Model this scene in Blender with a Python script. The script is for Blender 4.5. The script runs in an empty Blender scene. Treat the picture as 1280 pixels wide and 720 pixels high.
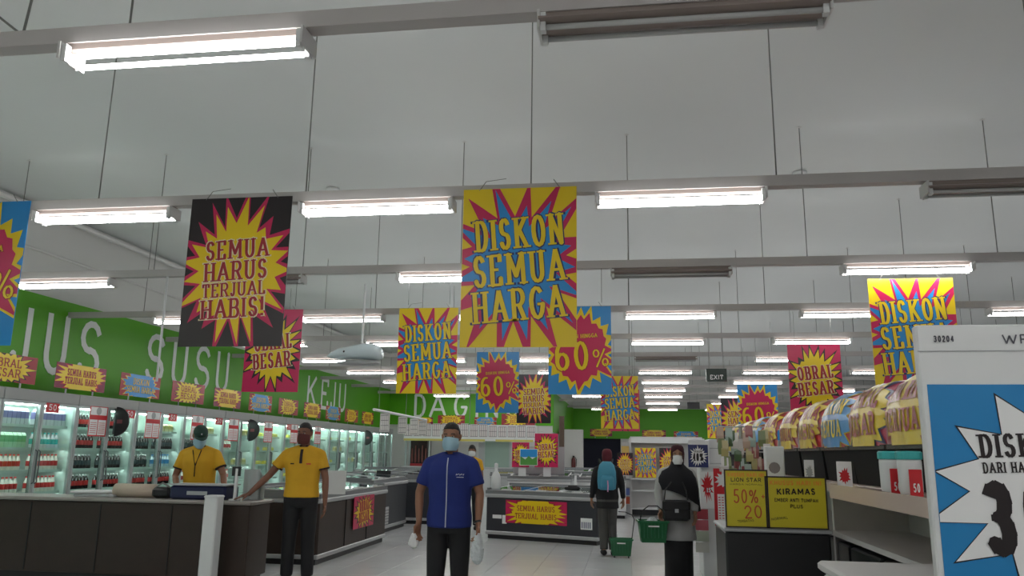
import bpy, math, random
from mathutils import Vector, Matrix
random.seed(7)
C = bpy.context.scene.collection
SC = bpy.context.scene
PI = math.pi
# ---------------------------------------------------------------- camera
FPX = 990.0
YAW, PIT, ROL = [math.radians(a) for a in (8.457, 11.78, .84)]
CAMH = 1.45
F_ = Vector((-math.sin(YAW)*math.cos(PIT), math.cos(YAW)*math.cos(PIT), math.sin(PIT)))
r_ = Vector((math.cos(YAW), math.sin(YAW), 0)); u_ = r_.cross(F_)
R_ = r_*math.cos(ROL)+u_*math.sin(ROL); U_ = R_.cross(F_)
cd = bpy.data.cameras.new('camera'); cam = bpy.data.objects.new('camera', cd); C.objects.link(cam)
cd.sensor_width = 36; cd.lens = FPX/1280*36; cd.clip_end = 200
cam.matrix_world = Matrix(((R_.x, U_.x, -F_.x, 0), (R_.y, U_.y, -F_.y, 0), (R_.z, U_.z, -F_.z, CAMH), (0, 0, 0, 1)))
SC.camera = cam
# ---------------------------------------------------------------- world, exposure
TUBE = 25.0          # fluorescent tubes
CHILL = 22.0          # lamps inside the chillers, also scales the added shelf strips
SC.view_settings.view_transform = 'Standard'; SC.view_settings.look = 'None'
SC.view_settings.gamma = 1; SC.view_settings.use_curve_mapping = False
SC.view_settings.exposure = 0.0
w = bpy.data.worlds.new('world'); SC.world = w; w.use_nodes = True
w.node_tree.nodes['Background'].inputs[0].default_value = (.6, .65, .7, 1)
w.node_tree.nodes['Background'].inputs[1].default_value = .05

def ray(x, y): return F_+R_*((x-640)/FPX)+U_*((360-y)/FPX)
def at(x, y, Y):
    d = ray(x, y); return Vector((0, 0, CAMH))+d*(Y/d.y)
def px(p):
    q = Vector(p)-Vector((0, 0, CAMH)); z = q.dot(F_)
    return (640+FPX*q.dot(R_)/z, 360-FPX*q.dot(U_)/z) if z > .01 else (-9999, -9999)

# ---------------------------------------------------------------- materials
MT = {}
def M(name, col=(.8, .8, .8), rough=.5, metal=0, emit=0, var=0, scale=8, bump=0, spec=.5, coat=0):
    if name in MT: return MT[name]
    m = bpy.data.materials.new(name); m.use_nodes = True; nt = m.node_tree
    b = nt.nodes['Principled BSDF']
    b.inputs['Base Color'].default_value = (*col, 1); b.inputs['Roughness'].default_value = rough
    b.inputs['Metallic'].default_value = metal; b.inputs['Specular IOR Level'].default_value = spec
    b.inputs['Coat Weight'].default_value = coat
    if emit:
        b.inputs['Emission Color'].default_value = (*col, 1); b.inputs['Emission Strength'].default_value = emit
    if var or bump:
        tc = nt.nodes.new('ShaderNodeTexCoord'); n = nt.nodes.new('ShaderNodeTexNoise')
        n.inputs['Scale'].default_value = scale; n.inputs['Detail'].default_value = 4
        nt.links.new(tc.outputs['Object'], n.inputs['Vector'])
        if var:
            mx = nt.nodes.new('ShaderNodeMix'); mx.data_type = 'RGBA'
            mx.inputs[6].default_value = (*[c*(1-var) for c in col], 1)
            mx.inputs[7].default_value = (*[min(1, c*(1+var)) for c in col], 1)
            nt.links.new(n.outputs['Fac'], mx.inputs[0]); nt.links.new(mx.outputs[2], b.inputs['Base Color'])
        if bump:
            bp = nt.nodes.new('ShaderNodeBump'); bp.inputs['Strength'].default_value = bump; bp.inputs['Distance'].default_value = .02
            nt.links.new(n.outputs['Fac'], bp.inputs['Height']); nt.links.new(bp.outputs['Normal'], b.inputs['Normal'])
    MT[name] = m; return m
def glass(name, tint=(.85, .95, .92), refl=.9):
    if name in MT: return MT[name]
    m = bpy.data.materials.new(name); m.use_nodes = True; nt = m.node_tree
    for n in list(nt.nodes): nt.nodes.remove(n)
    o = nt.nodes.new('ShaderNodeOutputMaterial'); t = nt.nodes.new('ShaderNodeBsdfTransparent'); g = nt.nodes.new('ShaderNodeBsdfGlossy')
    lw = nt.nodes.new('ShaderNodeLayerWeight'); lw.inputs[0].default_value = .5
    pw = nt.nodes.new('ShaderNodeMath'); pw.operation = 'POWER'; pw.inputs[1].default_value = 4.5; nt.links.new(lw.outputs['Facing'], pw.inputs[0])
    f = nt.nodes.new('ShaderNodeMath'); f.operation = 'MULTIPLY_ADD'; f.inputs[1].default_value = .8; f.inputs[2].default_value = .04; nt.links.new(pw.outputs[0], f.inputs[0])
    mx = nt.nodes.new('ShaderNodeMixShader')
    t.inputs[0].default_value = (*tint, 1); g.inputs['Roughness'].default_value = .03 
    g.inputs[0].default_value = (refl, refl, refl, 1)
    nt.links.new(f.outputs[0], mx.inputs[0]); nt.links.new(t.outputs[0], mx.inputs[1]); nt.links.new(g.outputs[0], mx.inputs[2])
    nt.links.new(mx.outputs[0], o.inputs[0]); MT[name] = m; return m

YEL = M('print_yellow', (.86, .62, .008), .32, var=.04, scale=3)
MAG = M('print_magenta', (.60, .012, .10), .32, var=.05, scale=3)
RED = M('print_red', (.62, .02, .03), .35)
BLU = M('print_blue', (.02, .27, .66), .32, var=.05, scale=3)
NAV = M('print_navy', (.02, .03, .14), .35)
BLK = M('print_black', (.018, .012, .014), .3)
WHT = M('print_white', (.85, .85, .85), .4)
CRM = M('print_cream', (.85, .75, .5), .4)
ORG = M('print_orange', (.8, .28, .03), .4)
DRED = M('print_dark_red', (.38, .02, .03), .4)
GRN = M('wall_green', (.085, .37, .0), .5, var=.05, scale=1.5)
WALL = M('wall_paint', (.62, .62, .60), .75, var=.03, scale=2, bump=.05)
CEIL = M('ceiling_paint', (.655, .67, .67), .85, var=.035, scale=.7, bump=.04)
LET = M('letter_white', (.82, .85, .82), .5)
STEEL = M('brushed_steel', (.55, .56, .57), .35, metal=.7, var=.05, scale=20)
ALU = M('aluminium', (.42, .46, .46), .38, metal=.4, var=.06, scale=10)
ALUD = M('dark_aluminium', (.10, .12, .12), .4, metal=.3)
WPL = M('white_plastic', (.72, .73, .73), .4, var=.03)
WMET = M('white_metal', (.62, .61, .60), .45, var=.04)
BEAM = M('trunking_metal', (.50, .47, .46), .5, var=.05, scale=3)
REFL = M('aged_reflector', (.27, .22, .20), .45, var=.1, scale=4)
TUBEM = M('lit_tube', (1, 1, .985), emit=TUBE)
TUBED = M('unlit_tube', (.5, .5, .5), .25)
WIRE = M('wire', (.2, .2, .19), .5)
DARK = M('dark_plastic', (.012, .012, .014), .4)
GREY = M('grey_panel', (.036, .038, .046), .38, var=.06, scale=4)
GREYL = M('light_grey', (.42, .43, .44), .4, var=.04)
BROWN = M('brown_laminate', (.030, .017, .012), .45, var=.25, scale=5)
FGLASS = glass('door_glass', (.86, .95, .92))
LGLASS = glass('lid_glass', (.7, .76, .78))
FINT = M('fridge_interior', (.62, .74, .70), .5)
FLOORM = M('floor_grout', (.30, .30, .29), .7)
TILE = M('floor_tile', (.64, .65, .655), .18, var=.05, scale=.8)

# ---------------------------------------------------------------- mesh builder
class MB:
    def __init__(s): s.v = []; s.f = []; s.m = []; s.cur = 0
    def add(s, vs, fs):
        o = len(s.v); s.v += [tuple(v) for v in vs]; s.f += [tuple(i+o for i in f) for f in fs]; s.m += [s.cur]*len(fs); return s
    def box(s, x0, x1, y0, y1, z0, z1):
        return s.add([(x0, y0, z0), (x1, y0, z0), (x1, y1, z0), (x0, y1, z0), (x0, y0, z1), (x1, y0, z1), (x1, y1, z1), (x0, y1, z1)],
                     [(0, 3, 2, 1), (4, 5, 6, 7), (0, 1, 5, 4), (1, 2, 6, 5), (2, 3, 7, 6), (3, 0, 4, 7)])
    def cbox(s, x0, x1, y0, y1, z0, z1, c=.01):   # box with chamfered vertical edges and top
        def ring(i, z): return [(x0+i+c, y0+i, z), (x1-i-c, y0+i, z), (x1-i, y0+i+c, z), (x1-i, y1-i-c, z), (x1-i-c, y1-i, z), (x0+i+c, y1-i, z), (x0+i, y1-i-c, z), (x0+i, y0+i+c, z)]
        return s.rings([ring(c, z0), ring(0, z0+c), ring(0, z1-c), ring(c, z1)])
    def rings(s, rs, cap=True, close=True):
        n = len(rs[0]); vs = [p for r in rs for p in r]; fs = []
        for i in range(len(rs)-1):
            for j in range(n if close else n-1):
                k = (j+1) % n; fs.append((i*n+j, i*n+k, (i+1)*n+k, (i+1)*n+j))
        if cap: fs.append(tuple(reversed(range(n)))); fs.append(tuple(range((len(rs)-1)*n, len(rs)*n)))
        return s.add(vs, fs)
    def lathe(s, prof, n=12, c=(0, 0, 0)):
        return s.rings([[(c[0]+r*math.cos(2*PI*j/n), c[1]+r*math.sin(2*PI*j/n), c[2]+z) for j in range(n)] for r, z in prof])
    def ell(s, levels, n=16):            # levels (cx,cy,z,rx,ry)
        return s.rings([[(cx+rx*math.cos(2*PI*j/n), cy+ry*math.sin(2*PI*j/n), z) for j in range(n)] for cx, cy, z, rx, ry in levels])
    def chain(s, pts, rad, n=10, flat=None, caps=True):
        pts = [Vector(p) for p in pts]; rs = []; ref = None
        P = list(zip(pts, rad))
        if caps:
            d0 = (pts[0]-pts[1]).normalized(); d1 = (pts[-1]-pts[-2]).normalized()
            P = [(pts[0]+d0*rad[0]*.95, rad[0]*.3), (pts[0]+d0*rad[0]*.6, rad[0]*.8)]+P+[(pts[-1]+d1*rad[-1]*.6, rad[-1]*.8), (pts[-1]+d1*rad[-1]*.95, rad[-1]*.3)]
        for i, (p, r) in enumerate(P):
            a = P[max(i-1, 0)][0]; b = P[min(i+1, len(P)-1)][0]; t = (b-a).normalized()
            if ref is None: ref = Vector((0, 1, 0)) if abs(t.y) < .9 else Vector((1, 0, 0))
            e = (ref-t*ref.dot(t)).normalized(); g = t.cross(e); ref = e
            fl = flat or 1
            rs.append([p+e*(r*fl*math.cos(2*PI*j/n))+g*(r*math.sin(2*PI*j/n)) for j in range(n)])
        return s.rings(rs)
    def tube(s, pts, r, n=6): return s.chain(pts, [r]*len(pts), n, caps=False)
    def quad(s, a, b, c, d): return s.add([a, b, c, d], [(0, 1, 2, 3)])
    def build(s, name, mats, parent=None, loc=(0, 0, 0), rz=0, smooth=False, scale=1):
        me = bpy.data.meshes.new(name); me.from_pydata(s.v, [], s.f)
        if not isinstance(mats, (list, tuple)): mats = [mats]
        for m in mats: me.materials.append(m)
        me.polygons.foreach_set('material_index', s.m)
        if smooth: me.polygons.foreach_set('use_smooth', [True]*len(me.polygons))
        me.update()
        o = bpy.data.objects.new(name, me); C.objects.link(o); o.location = loc; o.rotation_euler = (0, 0, rz); o.scale = (scale,)*3
        if parent: o.parent = parent
        return o
def box(x0, x1, y0, y1, z0, z1): return MB().box(x0, x1, y0, y1, z0, z1)
def tag(o, label, cat, group=None):
    o['label'] = label; o['category'] = cat
    if group: o['group'] = group
    return o
def thing(name, label, cat, loc=(0, 0, 0), rz=0, group=None):
    o = bpy.data.objects.new(name, None); C.objects.link(o); o.location = loc; o.rotation_euler = (0, 0, rz); o.empty_display_size = .1
    return tag(o, label, cat, group)
def struct(o): o['kind'] = 'structure'; return o
def kids(o): return [c for c in ALLC if c.parent == o] if False else list(o.children)
def copy_tree(o, loc=None, rz=None, label=None, group=None, parent=None, scale=None):
    c = o.copy(); C.objects.link(c); c.parent = parent
    if loc is not None: c.location = loc
    if rz is not None: c.rotation_euler = (0, 0, rz)
    if scale is not None: c.scale = (scale,)*3
    if label: c['label'] = label
    if group: c['group'] = group
    for ch in o.children: copy_tree(ch, parent=c)
    return c
def remesh(o, vox, smooth=4):
    md = o.modifiers.new('r', 'REMESH'); md.mode = 'VOXEL'; md.voxel_size = vox; md.use_smooth_shade = True
    sm = o.modifiers.new('s', 'SMOOTH'); sm.iterations = smooth; sm.factor = .5
    dg = bpy.context.evaluated_depsgraph_get(); ev = o.evaluated_get(dg)
    me = bpy.data.meshes.new_from_object(ev); mats = list(o.data.materials)
    o.modifiers.clear(); old = o.data; me.name = old.name; o.data = me
    me.materials.clear(); me.materials.append(mats[0])
    me.polygons.foreach_set('material_index', [0]*len(me.polygons))
    me.polygons.foreach_set('use_smooth', [True]*len(me.polygons)); me.update()
    return o

# ---------------------------------------------------------------- lettering (stroke glyphs)
def arc(cx, cy, rx, ry, a0, a1, n=8): return [(cx+rx*math.cos(math.radians(a0+(a1-a0)*i/n)), cy+ry*math.sin(math.radians(a0+(a1-a0)*i/n))) for i in range(n+1)]
G = {  # glyph: (width, strokes, serifs(x,y))
 'A': (1, [[(0, 0), (.5, 1), (1, 0)], [(.18, .33), (.82, .33)]], [(0, 0), (1, 0)]),
 'B': (.9, [[(.1, 0), (.1, 1), (.6, 1)]+arc(.6, .76, .3, .24, 90, -90)+[(.1, .52)], [(.6, .52)]+arc(.62, .26, .36, .26, 90, -90)+[(.1, 0)]], [(.02, 0), (.02, 1)]),
 'C': (.9, [arc(.5, .5, .48, .5, 45, 315, 12)], []),
 'D': (.9, [[(.1, 0), (.1, 1), (.45, 1)]+arc(.45, .5, .5, .5, 90, -90, 10)+[(.1, 0)]], [(.02, 0), (.02, 1)]),
 'E': (.82, [[(.95, .8), (.95, 1), (.1, 1), (.1, 0), (.97, 0), (.97, .22)], [(.1, .52), (.7, .52)]], [(.02, 0), (.02, 1)]),
 'F': (.8, [[(.95, .8), (.95, 1), (.1, 1), (.1, 0)], [(.1, .52), (.7, .52)]], [(.1, 0), (.02, 1)]),
 'G': (.95, [arc(.5, .5, .48, .5, 45, 345, 12)+[(.98, .45), (.6, .45)]], []),
 'H': (1, [[(.1, 0), (.1, 1)], [(.9, 0), (.9, 1)], [(.1, .5), (.9, .5)]], [(.1, 0), (.1, 1), (.9, 0), (.9, 1)]),
 'I': (.36, [[(.5, 0), (.5, 1)]], [(.5, 0), (.5, 1)]),
 'J': (.6, [[(.8, 1), (.8, .25)]+arc(.42, .25, .38, .25, 0, -170)], [(.8, 1)]),
 'K': (1, [[(.1, 0), (.1, 1)], [(.9, 1), (.12, .42)], [(.35, .58), (.95, 0)]], [(.1, 0), (.1, 1), (.9, 1), (.95, 0)]),
 'L': (.8, [[(.1, 1), (.1, 0), (.95, 0), (.95, .22)]], [(.1, 1)]),
 'M': (1.25, [[(.08, 0), (.1, 1), (.5, .25), (.9, 1), (.92, 0)]], [(.08, 0), (.08, 1), (.92, 0), (.92, 1)]),
 'N': (1, [[(.1, 0), (.1, 1), (.9, 0), (.9, 1)]], [(.1, 0), (.05, 1), (.9, 1)]),
 'O': (.95, [arc(.5, .5, .46, .5, 0, 360, 16)], []),
 'P': (.85, [[(.1, 0), (.1, 1), (.6, 1)]+arc(.6, .73, .36, .27, 90, -90)+[(.1, .46)]], [(.1, 0), (.02, 1)]),
 'R': (.95, [[(.1, 0), (.1, 1), (.55, 1)]+arc(.55, .74, .36, .26, 90, -90)+[(.1, .48)], [(.55, .48), (.95, 0)]], [(.1, 0), (.02, 1), (.95, 0)]),
 'S': (.82, [arc(.5, .74, .4, .26, 20, 270, 9)+arc(.5, .25, .43, .25, 90, -165, 9)], []),
 'T': (.85, [[(.02, .78), (.02, 1), (.98, 1), (.98, .78)], [(.5, 1), (.5, 0)]], [(.5, 0)]),
 'U': (.95, [[(.1, 1), (.1, .3)]+arc(.5, .3, .4, .3, 180, 360)+[(.9, 1)]], [(.1, 1), (.9, 1)]),
 'V': (.95, [[(0, 1), (.5, 0), (1, 1)]], [(0, 1), (1, 1)]),
 'W': (1.3, [[(0, 1), (.25, 0), (.5, .9), (.75, 0), (1, 1)]], [(0, 1), (1, 1)]),
 'X': (.95, [[(0, 0), (1, 1)], [(0, 1), (1, 0)]], [(0, 0), (1, 1), (0, 1), (1, 0)]),
 'Y': (.95, [[(0, 1), (.5, .5), (1, 1)], [(.5, .5), (.5, 0)]], [(.5, 0)]),
 '0': (.8, [arc(.5, .5, .42, .5, 0, 360, 16)], []),
 '1': (.45, [[(.2, .8), (.55, 1), (.55, 0)]], [(.55, 0)]),
 '2': (.8, [arc(.5, .72, .4, .28, 170, -30, 8)+[(.08, 0), (.95, 0)]], []),
 '3': (.8, [arc(.45, .75, .4, .25, 150, -90, 8)+arc(.45, .26, .45, .26, 90, -150, 8)], []),
 '4': (.85, [[(.7, 0), (.7, 1), (.05, .3), (.98, .3)]], [(.7, 0)]),
 '5': (.8, [[(.9, 1), (.2, 1), (.15, .55)]+arc(.45, .3, .46, .3, 115, -150, 9)], []),
 '6': (.8, [arc(.62, .62, .52, .38, 75, 180, 6)+arc(.5, .3, .42, .3, 180, 540, 14)], []),
 '7': (.8, [[(.05, 1), (.95, 1), (.35, 0)]], []),
 '8': (.8, [arc(.5, .75, .35, .25, 0, 360, 12), arc(.5, .25, .42, .25, 0, 360, 12)], []),
 '9': (.8, [arc(.5, .7, .42, .3, 0, 360, 14)+arc(.38, .38, .54, .38, 0, -90, 6)], []),
 '%': (1.2, [arc(.22, .76, .17, .2, 0, 360, 10), arc(.78, .24, .17, .2, 0, 360, 10), [(.22, 0), (.78, 1)]], []),
 '+': (.8, [[(.1, .5), (.9, .5)], [(.5, .15), (.5, .85)]], []),
 '!': (.35, [[(.5, .3), (.5, 1)], [(.5, 0), (.5, .08)]], []),
 '.': (.3, [[(.5, 0), (.5, .08)]], []), '&': (.9, [arc(.45, .75, .25, .22, -60, 240, 8)+[(1, 0)], arc(.45, .27, .4, .27, 100, 360, 8)], []),
 '-': (.5, [[(.1, .5), (.9, .5)]], []), ' ': (.45, [], []),
}
def text_mb(mb, txt, w, h, cx, cy, y, st=.1, hr=1.0, serif=True, rot=0, gap=.14, fit=True, yaxis='y'):
    """strokes of txt in the XZ plane at depth y; st = stem width as a fraction of the height"""
    cnt = [0]
    adv = [G[c][0] for c in txt]; tot = sum(adv)+gap*(len(txt)-1)
    u = w/tot if fit else h*.6
    W = tot*u; x = -W/2; hs = st*h/2; cr, sr = math.cos(rot), math.sin(rot)
    inset = hs
    def P(a, b): return (cx+a*cr-b*sr, y-.00006*(cnt[0] % 12), cy+a*sr+b*cr)
    for ch, ad in zip(txt, adv):
        gw = ad*u; iw = max(gw-2*inset, gw*.3); x0 = x+(gw-iw)/2
        T = lambda p: (x0+p[0]*iw, -h/2+inset*.6+p[1]*(h-1.2*inset))
        for s in G[ch][1]:
            q = [T(p) for p in s]
            for (ax, az), (bx, bz) in zip(q, q[1:]):
                dx, dz = bx-ax, bz-az; L = math.hypot(dx, dz) or 1e-6
                vert = abs(dz)/L
                t = hs*(hr+(1-hr)*vert)         # thin horizontals when hr<1
                cnt[0] += 1
                nx, nz = -dz/L*t, dx/L*t; ex, ez = dx/L*hs*.35, dz/L*hs*.35
                if h > .1 and len(s) > 3:
                    tv = t*(hr+.0*1) if hr < 1 else t
                    mb.add([P(bx+t*.92*math.cos(PI*j_/4), bz+t*.92*math.sin(PI*j_/4)) for j_ in range(8)], [tuple(range(8))]); cnt[0] += 1
                mb.quad(P(ax-ex-nx, az-ez-nz), P(bx+ex-nx, bz+ez-nz), P(bx+ex+nx, bz+ez+nz), P(ax-ex+nx, az-ez+nz))
        if serif:
            for p in G[ch][2]:
                cnt[0] += 1
                a, b = T(p); sw = hs*1.9; sh = hs*.42; b = min(max(b, -h/2+sh), h/2-sh)
                mb.quad(P(a-sw, b-sh), P(a+sw, b-sh), P(a+sw, b+sh), P(a-sw, b+sh))
        x += gw+gap*u
def star_pts(cx, cy, rx, ry, n, seed, inner=.62, jit=.2):
    R = random.Random(seed); pts = []
    for i in range(n):
        a = 2*PI*(i+R.uniform(-.18, .18))/n; k = 1+R.uniform(-jit, jit)
        pts.append((cx+rx*k*math.cos(a), cy+ry*k*math.sin(a)))
        a2 = 2*PI*(i+.5)/n; k = inner*(1+R.uniform(-.08, .08)); pts.append((cx+rx*k*math.cos(a2), cy+ry*k*math.sin(a2)))
    return pts
def clip(poly, x0, x1, z0, z1):
    for ax, lim, sg in ((0, x0, 1), (0, x1, -1), (1, z0, 1), (1, z1, -1)):
        out = []
        for i in range(len(poly)):
            a, b = poly[i-1], poly[i]; da, db = (a[ax]-lim)*sg, (b[ax]-lim)*sg
            if (da < 0) != (db < 0):
                t = da/(da-db); out.append((a[0]+(b[0]-a[0])*t, a[1]+(b[1]-a[1])*t))
            if db >= 0: out.append(b)
        poly = out
        if not poly: break
    return poly
def star_mb(mb, c, pts, rect, y, grow=1.0):
    pts = [(c[0]+(p[0]-c[0])*grow, c[1]+(p[1]-c[1])*grow) for p in pts]
    for i in range(len(pts)):
        q = clip([c, pts[i-1], pts[i]], *rect)
        if len(q) >= 3: mb.add([(a, y, b) for a, b in q], [tuple(range(len(q)))])
def spike(pts, c, d):   # enlarge a star by a constant band, more on the tips
    out = []
    for i, p in enumerate(pts):
        v = (p[0]-c[0], p[1]-c[1]); L = math.hypot(*v); k = (L+d*(2.6 if i % 2 == 0 else 1.0))/L
        out.append((c[0]+v[0]*k, c[1]+v[1]*k))
    return out

def make_sign(W, H, bg, mid, inn, txtc, outc, lines, n=20, seed=1, band=.03, name='hanging_poster', rx=.43, ry=.40, cy=.5, th=.004, wires=True, inner=.66, st=.13, border=None, serif=True, rot=.06):
    e = .0012
    root = box(-W/2, W/2, 0, th, 0, H).build(name, bg)
    c = (0, H*cy); pts = star_pts(c[0], c[1], W*rx, H*ry, n, seed, inner); rect = (-W/2+.002, W/2-.002, .002, H-.002)
    mb = MB(); star_mb(mb, c, spike(pts, c, band*H), rect, -e); mb.build('burst_outline', mid, root)
    mb = MB(); star_mb(mb, c, pts, rect, -2*e); mb.build('burst', inn, root)
    a = MB(); b = MB()
    for (t, w, h, z, *o) in lines:
        s = o[0] if o else st
        x = o[1]*W if len(o) > 1 else 0
        text_mb(a, t, w*W+.012*H, h*H+.012*H, x, z*H, -3*e, st=s+.045 if h > .08 else s+.03, rot=rot, hr=.7, serif=serif)
        text_mb(b, t, w*W, h*H, x, z*H, -4*e, st=s, rot=rot, hr=.6, serif=serif)
    a.build('lettering_outline', outc, root); b.build('lettering', txtc, root)
    if wires:
        mb = MB()
        for sx in (-1, 1): mb.tube([(sx*W*.36, th/2, H-.01), (sx*W*.30, th/2, H+.05)], .0025, 5)
        mb.tube([(-W*.30, th/2, H+.05), (-W*.12, th/2, H+.065)], .002, 5)
        mb.build('hanging_wire', WIRE, root)
    return root

# ================================================================ SETTING
CH = 5.0; XL, XR, YB, YF, YD, XD = -8.75, 16.0, -5.0, 39.0, 28.5, -2.7
fl = struct(box(XL, XR, YB, YF, -.1, -.006).build('floor', FLOORM))
def tiles():
    proto = None; s = .6
    for i in range(-9, 6):
        for j in range(13, 27):
            x, y = i*s, j*s
            if proto is None:
                proto = MB().cbox(.002, s-.002, .002, s-.002, -.006, 0, .0015).build('tile', TILE, fl, (x, y, 0))
            else:
                o = proto.copy(); C.objects.link(o); o.location = (x, y, 0)
tiles()
mb = MB()  # the remaining tiles, joined
for i in range(-15, 27):
    for j in range(-9, 66):
        if -9 <= i < 6 and 13 <= j < 27: continue
        x, y = i*.6, j*.6
        if x < XL or x > XR-.6 or y > YF-.6 or y < YB: continue
        mb.box(x+.002, x+.598, y+.002, y+.598, -.006, 0)
o = mb.build('tile_field', TILE, fl); o['kind'] = 'stuff'
struct(box(XL-.2, XR+.2, YB-.2, YF+.2, CH, CH+.1).build('ceiling', CEIL))
struct(box(XL-.2, XL, YB, YF, 0, CH).build('wall_left', WALL))
struct(box(XR, XR+.2, YB, YF, 0, CH).build('wall_right', WALL))
struct(box(XL, XR, YB-.2, YB, 0, CH).build('wall_back', WALL))
dL, dR = at(729, 570, YF).x, at(776, 570, YF).x
mb = MB(); mb.box(XL, dL, YF, YF+.2, 0, CH); mb.box(dR, XR, YF, YF+.2, 0, CH); mb.box(dL, dR, YF, YF+.2, 2.25, CH)
struct(mb.build('wall_far', WALL))
struct(box(XL, XD, YD, YD+.2, 0, CH).build('wall_service', WALL))
struct(box(XD-.2, XD, YD+.2, YF, 0, CH).build('wall_return', WALL))
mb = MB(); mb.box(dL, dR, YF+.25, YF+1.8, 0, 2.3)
struct(mb.build('door_1', M('dark_doorway', (.012, .014, .03), .8)))  # near-black block stands in for the dark beyond the open doorway
struct(box(XL, XL+.03, YB, YD, 2.2, 3.68).build('trim_1', GRN))
struct(box(XL+.03, XD, YD-.03, YD, 2.42, 3.66).build('trim_2', GRN))
struct(box(XD, XD+.03, YD, YF, 2.2, 3.62).build('trim_3', GRN))
struct(box(XD+.03, 4.4, YF-.03, YF, 2.2, 3.62).build('trim_4', GRN))
# thin tube along the left wall, pipe in the ceiling corner
tag(MB().tube([(XL+.05, YB+.1, 4.32), (XL+.05, YD, 4.32)], .022, 8).build('conduit', WMET), 'thin painted tube tracing a faint line on the left wall above the green band', 'pipe')  # tube added where a faint line runs along the wall
tag(MB().tube([(XL+.12, YB+.1, 4.9), (XL+.12, YD, 4.9)], .05, 8).build('ceiling_pipe', WMET), 'pale pipe running along the corner of left wall and ceiling', 'pipe')
# wall words
def wall_word(word, pos, rz, sizes, hh, label):
    root = thing('wall_word', label, 'lettering', pos, rz)
    for ch, x, wd in sizes:
        mb = MB(); text_mb(mb, ch, wd, hh, 0, 0, 0, st=.115, serif=False)
        # give the strokes thickness: front face plus a back copy
        m2 = MB(); vs = [(v[0], v[1]-.006, v[2]) for v in mb.v]; m2.add(vs, mb.f)
        for f in mb.f:
            for a, b in zip(f, f[1:]+f[:1]): m2.quad(mb.v[a], mb.v[b], vs[b], vs[a])
        m2.build('letter', LET, root, (x, 0, 0))
# on the left wall local +X runs along world +Y (rz=90deg), local -Y faces +X
wall_word('JUS', (XL+.032, 0, 3.0), PI/2, [('J', 10.28, .42), ('U', 10.98, .58), ('S', 11.76, .60)], .92, 'large white letters JUS on the green wall above the chillers')
wall_word('SUSU', (XL+.032, 0, 3.08), PI/2, [('S', 13.6, .66), ('U', 14.42, .62), ('S', 15.28, .66), ('U', 16.1, .62)], .88, 'large white letters SUSU on the green wall behind the black poster')
wall_word('KEJU', (XL+.032, 0, 3.05), PI/2, [('K', 21.1, .75), ('E', 22.05, .62), ('J', 22.75, .45), ('U', 23.5, .68)], .85, 'white letters KEJU on the far part of the left green wall')
wall_word('DAGING', (0, YD-.032, 3.1), 0, [('D', -7.58, .5), ('A', -6.9, .66), ('G', -6.05, .52), ('I', -5.45, .16), ('N', -4.9, .55), ('G', -4.15, .52)], .82, 'large white letters DAGING on the green wall above the meat counter')

# ================================================================ LIGHTING ROWS
rows = [  # Y, column-0 start, list of lit columns, list of unlit columns
 (-4.6, -.3, (-3, -2, -1, 0, 1, 2, 4), ()), (-1.9, -.3, (-3, -2, -1, 0, 1, 2, 4), ()), (.7, -.35, (-3, -2, 0, 1, 3), ()),  # these rows behind the camera are unseen, added for their light
 (3.33, -.38, (-3, -1, 2, 4), (0, 1)), (5.92, -.23, (-3, -2, -1, 0, 4), (1,)), (8.5, -.17, (-3, -1, 1, 3), (-2, 0)),
 (11.2, -.05, (-3, -2, -1, 0, 1, 2, 3, 5), ()), (13.9, .04, (-3, -2, -1, 0, 1, 2, 4), ()), (16.5, .12, (-3, -2, -1, 1, 3), (0,)),
 (19.06, .22, (-3, -2, -1, 0, 1, 2, 4), ()), (21.7, .33, (-3, -2, -1, 0, 1, 3), ()), (24.3, .42, (-3, -2, -1, 0, 1, 2), ()),
 (27.0, .5, (-3, -2, -1, 0, 1, 3), ()), (30.6, .62, (0, 1, 3), ()), (34.8, .78, (-1, 0, 1, 3), ())]
SP = 2.4
def fixture(lit):
    root = thing('fluorescent_light', '-', 'light fixture')
    mb = MB(); L = 1.27
    if lit: box(0, L, -.035, .035, -.034, 0).build('housing', REFL, root)
    mb.rings([[(x, -.035, .0), (x, .035, .0), (x, .035, -.03), (x, .10, -.055), (x, .10, -.062), (x, .028, -.078), (x, -.028, -.078), (x, -.10, -.062), (x, -.10, -.055), (x, -.035, -.03)] for x in (0, L)])
    if not lit: mb.build('reflector', REFL, root)
    for sy in (-.055, .055):
        mb = MB()
        mb.tube([(.03, sy, -.088), (L-.03, sy, -.088)], .0135, 10)
        t = mb.build('tube', TUBEM if lit else TUBED, root, smooth=True)
        for x in (.02, L-.02): box(x-.012, x+.012, sy-.018, sy+.018, -.112, -.02).build('lamp_holder', WPL, root)
    for x in (0, L): box(x-.006, x+.006, -.085, .085, -.10, -.01).build('end_cap', WMET, root)
    return root
ORD = ['first', 'second', 'third', 'fourth', 'fifth', 'sixth', 'seventh', 'eighth', 'ninth', 'tenth', 'eleventh', 'twelfth', 'thirteenth', 'fourteenth', 'fifteenth', 'sixteenth', 'seventeenth', 'eighteenth', 'nineteenth', 'twentieth', 'twenty-first', 'twenty-second']
def ordn(i): return ORD[i] if i < len(ORD) else 'last'
protoL, protoD = fixture(True), fixture(False); usedL = usedD = False
vis_row = 0
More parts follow.
